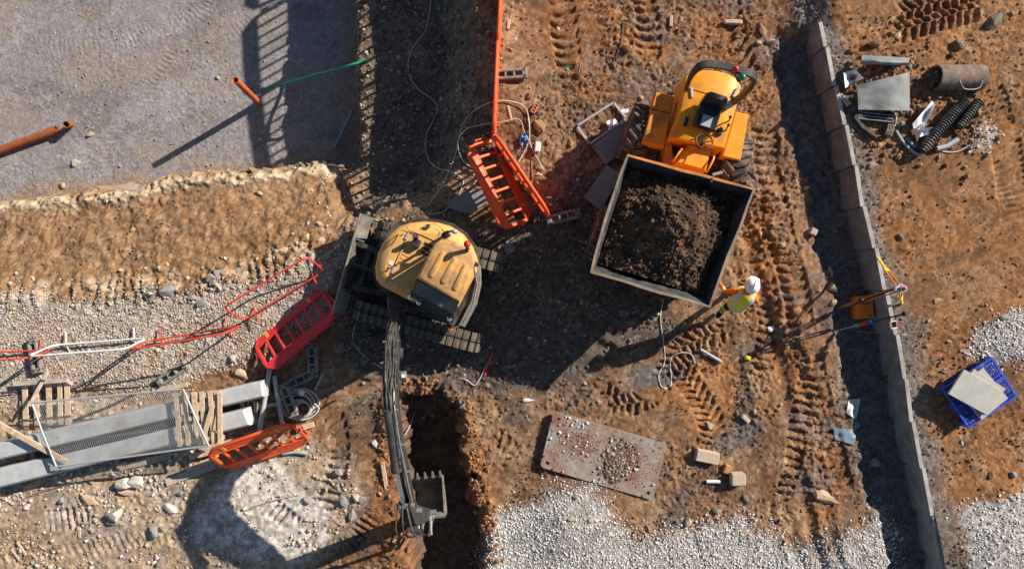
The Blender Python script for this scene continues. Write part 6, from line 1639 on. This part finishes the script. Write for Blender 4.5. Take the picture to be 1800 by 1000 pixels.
ROCKS = [  # px, py, size in px along x and y, turn, kind, place
    (221, 850, 30, 26, .3, 'pale_rock', 'a'), (243, 843, 26, 24, .8, 'pale_rock', 'a'), (206, 904, 30, 28, .2, 'pale_rock', 'b'), (298, 890, 30, 16, -.7, 'pale_rock', 'c'), (272, 930, 20, 24, .4, 'grey_rock', 'r'), (222, 866, 26, 12, 0, 'tan_rock', 'r'), (210, 880, 16, 12, .3, 'tan_rock', 'r'),
    (198, 917, 18, 14, .2, 'tan_rock', 'r'), (160, 880, 34, 16, -.4, 'tan_rock', 'r'), (318, 866, 16, 12, .4, 'grey_rock', 'r'), (345, 862, 12, 14, .4, 'pale_rock', 'r'), (286, 927, 12, 10, .4, 'grey_rock', 'r'), (150, 920, 14, 10, .3, 'grey_rock', 'r'), (285, 984, 10, 26, -.5, 'grey_rock', 'r'), (62, 850, 14, 9, .2, 'tan_rock', 'r'), (163, 846, 10, 9, .2, 'tan_rock', 'r'), (110, 880, 14, 12, .9, 'grey_rock', 'r'),
    (290, 512, 36, 22, .1, 'grey_rock', 'g'), (384, 482, 22, 26, .2, 'grey_rock', 'g'), (372, 488, 16, 16, .2, 'grey_rock', 'g'), (357, 531, 16, 22, -.5, 'grey_rock', 'g'), (340, 524, 18, 14, .3, 'grey_rock', 'g'),
    (500, 440, 18, 12, .4, 'tan_rock', 's'), (538, 420, 24, 14, .6, 'tan_rock', 's'), (562, 424, 18, 16, .1, 'tan_rock', 's'), (520, 438, 14, 14, .4, 'tan_rock', 's'), (562, 395, 12, 10, 0, 'tan_rock', 's'), (486, 442, 10, 8, 0, 'pale_rock', 's'), (456, 340, 12, 10, 0, 'tan_rock', 's'), (235, 403, 10, 8, 0, 'tan_rock', 's'),
    (593, 855, 14, 20, .2, 'grey_rock', 't'), (602, 882, 18, 20, .7, 'grey_rock', 't'), (626, 872, 16, 16, .3, 'pale_rock', 't'), (637, 876, 12, 14, .3, 'grey_rock', 't'), (620, 902, 14, 24, .1, 'grey_rock', 't'), (597, 830, 14, 16, .3, 'grey_rock', 't'), (542, 878, 14, 14, .2, 'grey_rock', 't'), (508, 956, 8, 8, .2, 'tan_rock', 't'), (488, 985, 26, 24, .2, 'grey_rock', 't'), (427, 946, 8, 7, 0, 'pale_rock', 't'),
    (1453, 874, 44, 22, -.4, 'tan_rock', 'w'), (1501, 746, 20, 20, .2, 'grey_rock', 'w2'), (1537, 812, 20, 20, .5, 'grey_rock', 'w3'), (1460, 478, 10, 18, .3, 'tan_rock', 'e'), (1462, 506, 16, 22, .7, 'tan_rock', 'e'), (1462, 532, 14, 12, .3, 'tan_rock', 'e'), (1375, 430, 14, 10, .3, 'tan_rock', 'e'), (1248, 746, 10, 16, .4, 'tan_rock', 'e'), (1326, 722, 10, 9, 0, 'tan_rock', 'e'),
    (1412, 640, 7, 12, 0, 'grey_rock', 'e'), (1416, 694, 6, 8, 0, 'pale_rock', 'e'), (1372, 710, 8, 9, 0, 'tan_rock', 'e'), (1454, 620, 10, 9, .5, 'tan_rock', 'e'), (1385, 345, 10, 9, .5, 'brown_rock', 'e'), (1418, 330, 9, 9, .5, 'tan_rock', 'e'),
    (1338, 52, 14, 28, .5, 'brown_rock', 'd'), (1354, 73, 16, 12, .5, 'tan_rock', 'd'), (1335, 76, 10, 10, .5, 'tan_rock', 'd'), (1102, 88, 22, 18, -.2, 'brown_rock', 'd'), (980, 53, 9, 8, 0, 'tan_rock', 'd'), (1127, 172, 11, 9, .3, 'tan_rock', 'd'), (1145, 111, 8, 6, .3, 'tan_rock', 'd'), (1003, 251, 10, 16, .4, 'brown_rock', 'd'),
    (932, 168, 14, 14, 0, 'brown_rock', 'k'), (951, 222, 22, 26, .2, 'brown_rock', 'k'), (948, 232, 14, 12, 0, 'brown_rock', 'k'), (962, 250, 10, 12, 0, 'brown_rock', 'k'), (946, 307, 11, 13, 0, 'tan_rock', 'k'), (953, 326, 14, 12, .4, 'brown_rock', 'k'), (918, 243, 10, 16, .2, 'brown_rock', 'k'), (968, 348, 16, 8, .1, 'dark_rock', 'k'),
    (1575, 63, 12, 14, 0, 'tan_rock', 'q'), (1536, 78, 26, 20, .3, 'brown_rock', 'q'), (1742, 40, 40, 22, .6, 'dark_rock', 'q2'), (1683, 78, 22, 20, .4, 'dark_rock', 'q'), (1535, 291, 16, 12, .2, 'tan_rock', 'q'), (1546, 254, 10, 8, .2, 'tan_rock', 'q'), (1584, 219, 18, 12, .2, 'grey_rock', 'q'), (1672, 147, 30, 20, -.3, 'brown_rock', 'q'), (1778, 24, 10, 8, 0, 'grey_rock', 'q'), (1498, 231, 8, 7, 0, 'tan_rock', 'q'), (1582, 415, 12, 14, .4, 'dark_rock', 'q'),
    (1648, 528, 14, 10, .3, 'tan_rock', 'z'), (1632, 563, 8, 7, .3, 'pale_rock', 'z'), (1668, 600, 9, 8, .3, 'tan_rock', 'z'), (1770, 558, 24, 9, .1, 'grey_rock', 'z'), (1637, 746, 9, 9, 0, 'pale_rock', 'z'), (1690, 780, 5, 16, .2, 'pale_rock', 'z'), (1780, 832, 14, 12, .2, 'grey_rock', 'z'), (1712, 820, 12, 10, .2, 'dark_rock', 'z'), (1742, 835, 14, 12, .2, 'brown_rock', 'z'),
    (875, 912, 12, 10, 0, 'tan_rock', 'v'), (1005, 912, 12, 8, 0, 'tan_rock', 'v'), (1012, 873, 9, 9, 0, 'tan_rock', 'v'), (1036, 914, 14, 12, .2, 'tan_rock', 'v'), (1140, 928, 10, 16, .2, 'brown_rock', 'v'), (1110, 918, 20, 12, .2, 'brown_rock', 'v'), (1210, 915, 14, 16, .2, 'tan_rock', 'v'), (1258, 898, 12, 16, .2, 'dark_rock', 'v'), (1312, 876, 10, 18, .3, 'dark_rock', 'v'),
    (814, 713, 16, 10, .6, 'grey_rock', 'y'), (794, 724, 12, 10, .6, 'brown_rock', 'y'), (806, 722, 10, 12, .2, 'brown_rock', 'y'), (826, 870, 14, 22, .2, 'brown_rock', 'y'), (830, 845, 12, 20, .2, 'brown_rock', 'y'), (838, 900, 10, 10, .2, 'tan_rock', 'y'), (660, 780, 10, 14, .3, 'pale_rock', 'y'), (745, 733, 10, 14, .3, 'brown_rock', 'y'), (760, 728, 9, 14, .3, 'brown_rock', 'y'), (668, 866, 9, 9, 0, 'tan_rock', 'y'),
    (135, 286, 14, 14, .3, 'pale_rock', 'p'), (160, 236, 14, 9, .2, 'tan_rock', 'p'), (383, 137, 7, 6, 0, 'pale_rock', 'p'), (110, 325, 12, 9, 0, 'tan_rock', 'p'), (458, 246, 9, 8, 0, 'pale_rock', 'p'), (530, 107, 9, 5, 0, 'pale_rock', 'p'), (488, 10, 5, 5, 0, 'pale_rock', 'p'), (715, 127, 10, 10, 0, 'dark_rock', 'n'), (728, 45, 10, 10, 0, 'dark_rock', 'n'), (776, 174, 9, 9, 0, 'pale_rock', 'n'), (726, 320, 14, 7, 0, 'grey_rock', 'n'), (700, 175, 30, 10, 0, 'dark_rock', 'n'), (770, 70, 10, 12, 0, 'dark_rock', 'n'),
    (410, 628, 16, 14, .3, 'pale_rock', 'h'), (428, 658, 26, 16, -.6, 'tan_rock', 'h'), (277, 615, 8, 10, 0, 'pale_rock', 'h'), (232, 633, 7, 9, 0, 'pale_rock', 'h'), (620, 600, 12, 10, 0, 'dark_rock', 'h'), (610, 615, 10, 10, 0, 'dark_rock', 'h'), (598, 606, 14, 14, .2, 'dark_rock', 'h'), (675, 598, 10, 8, 0, 'grey_rock', 'h')]
PL = {'a': ('large pale limestone boulder, one of a pair below the lower concrete beam', 'limestone boulders below the beams'), 'b': ('round cracked pale boulder on tan soil next to the track print', None), 'c': ('oblong pale boulder beside purple grey rubble', None),
      'r': ('loose rock in the rubble below the concrete beams', 'rocks below the beams'), 'g': ('angular grey rock at the top of the slope beside gravel', 'grey rocks by the gravel'), 's': ('tan rock on the battered earth slope', 'rocks on the slope'),
      't': ('loose rock on the ground around the pale limestone patch', 'rocks around the limestone patch'), 'w': ('long tan stone lying in tyre tracks near the wall shadow', None), 'w2': ('grey rock between two pale sheets in the wall shadow', None), 'w3': ('grey rock alone on dark ground by the retaining wall', None),
      'e': ('loose stone on rust soil between the dumper and the wall shadow', 'stones between dumper and wall'), 'd': ('loose brown stone on churned soil around the dumper and window frame', 'stones on the churned soil'), 'k': ('brown stone on the bank around the cable loop', 'stones around the cable loop'),
      'q': ('stone among the debris behind the retaining wall', 'stones among the debris'), 'q2': ('large dark rock beside the chevron tyre tracks', None), 'z': ('loose stone on rust soil around the blue pallet', 'stones around the blue pallet'), 'v': ('stone along the edge of the white gravel', 'stones edging the white gravel'),
      'y': ('stone on the spoil beside the trench', 'stones beside the trench'), 'p': ('small stone on the grey pit floor', 'stones on the pit floor'), 'n': ('stone on the shaded bench', 'stones on the bench'), 'h': ('stone on the ground around the plastic barriers and excavator blade', 'stones around the barriers')}
kc = {k: i for i, k in enumerate(M_rock)}
for i, (x, y, sx, sy, a_, kind, pl) in enumerate(ROCKS):
    z0 = PIT_Z if pl == 'p' else (BENCH_Z if pl == 'n' else (RIGHT_Z if pl in 'qq2z' else 0.))
    p = G(x, y, 0, z0); k = (CAMH - p.z) / 1200
    o = bpy.data.objects.new('rock', rock_mesh(kind, i % 7)); COL.objects.link(o)
    h = min(sx, sy) * k * .5 * rk.uniform(.75, 1.0)
    o.scale = (sx * k * .62, sy * k * .62, h * 1.1); o.rotation_euler = (rk.uniform(-.15, .15), rk.uniform(-.15, .15), a_ if a_ else rk.uniform(0, 3))
    o.location = (p.x, p.y, p.z + h * .35)
    lb, gp = PL[pl]
    if gp:
        big = 'large' if max(sx, sy) >= 22 else ('small' if max(sx, sy) <= 10 else 'middling'); shp = 'long ' if max(sx, sy) / min(sx, sy) > 1.55 else ''
        core = lb.split(' ', 1)[1] if pl == 'a' else lb
        for w in ('loose ', 'small ', 'large ', 'angular ', 'brown ', 'grey rock', 'tan rock', 'pale limestone boulder'):
            if core.startswith(w): core = core[len(w):] if ' r' not in w and 'boulder' not in w else w.split(' ', 1)[1] + core[len(w):]
        if pl == 'a': core = 'limestone boulder of a pair below the lower concrete beam'
        lb = ' '.join((big + ' ' + shp + kind.split('_')[0] + ' ' + core).split()); gp = lb
        gp = lb[:60]
    tag(o, lb, 'rock', gp)
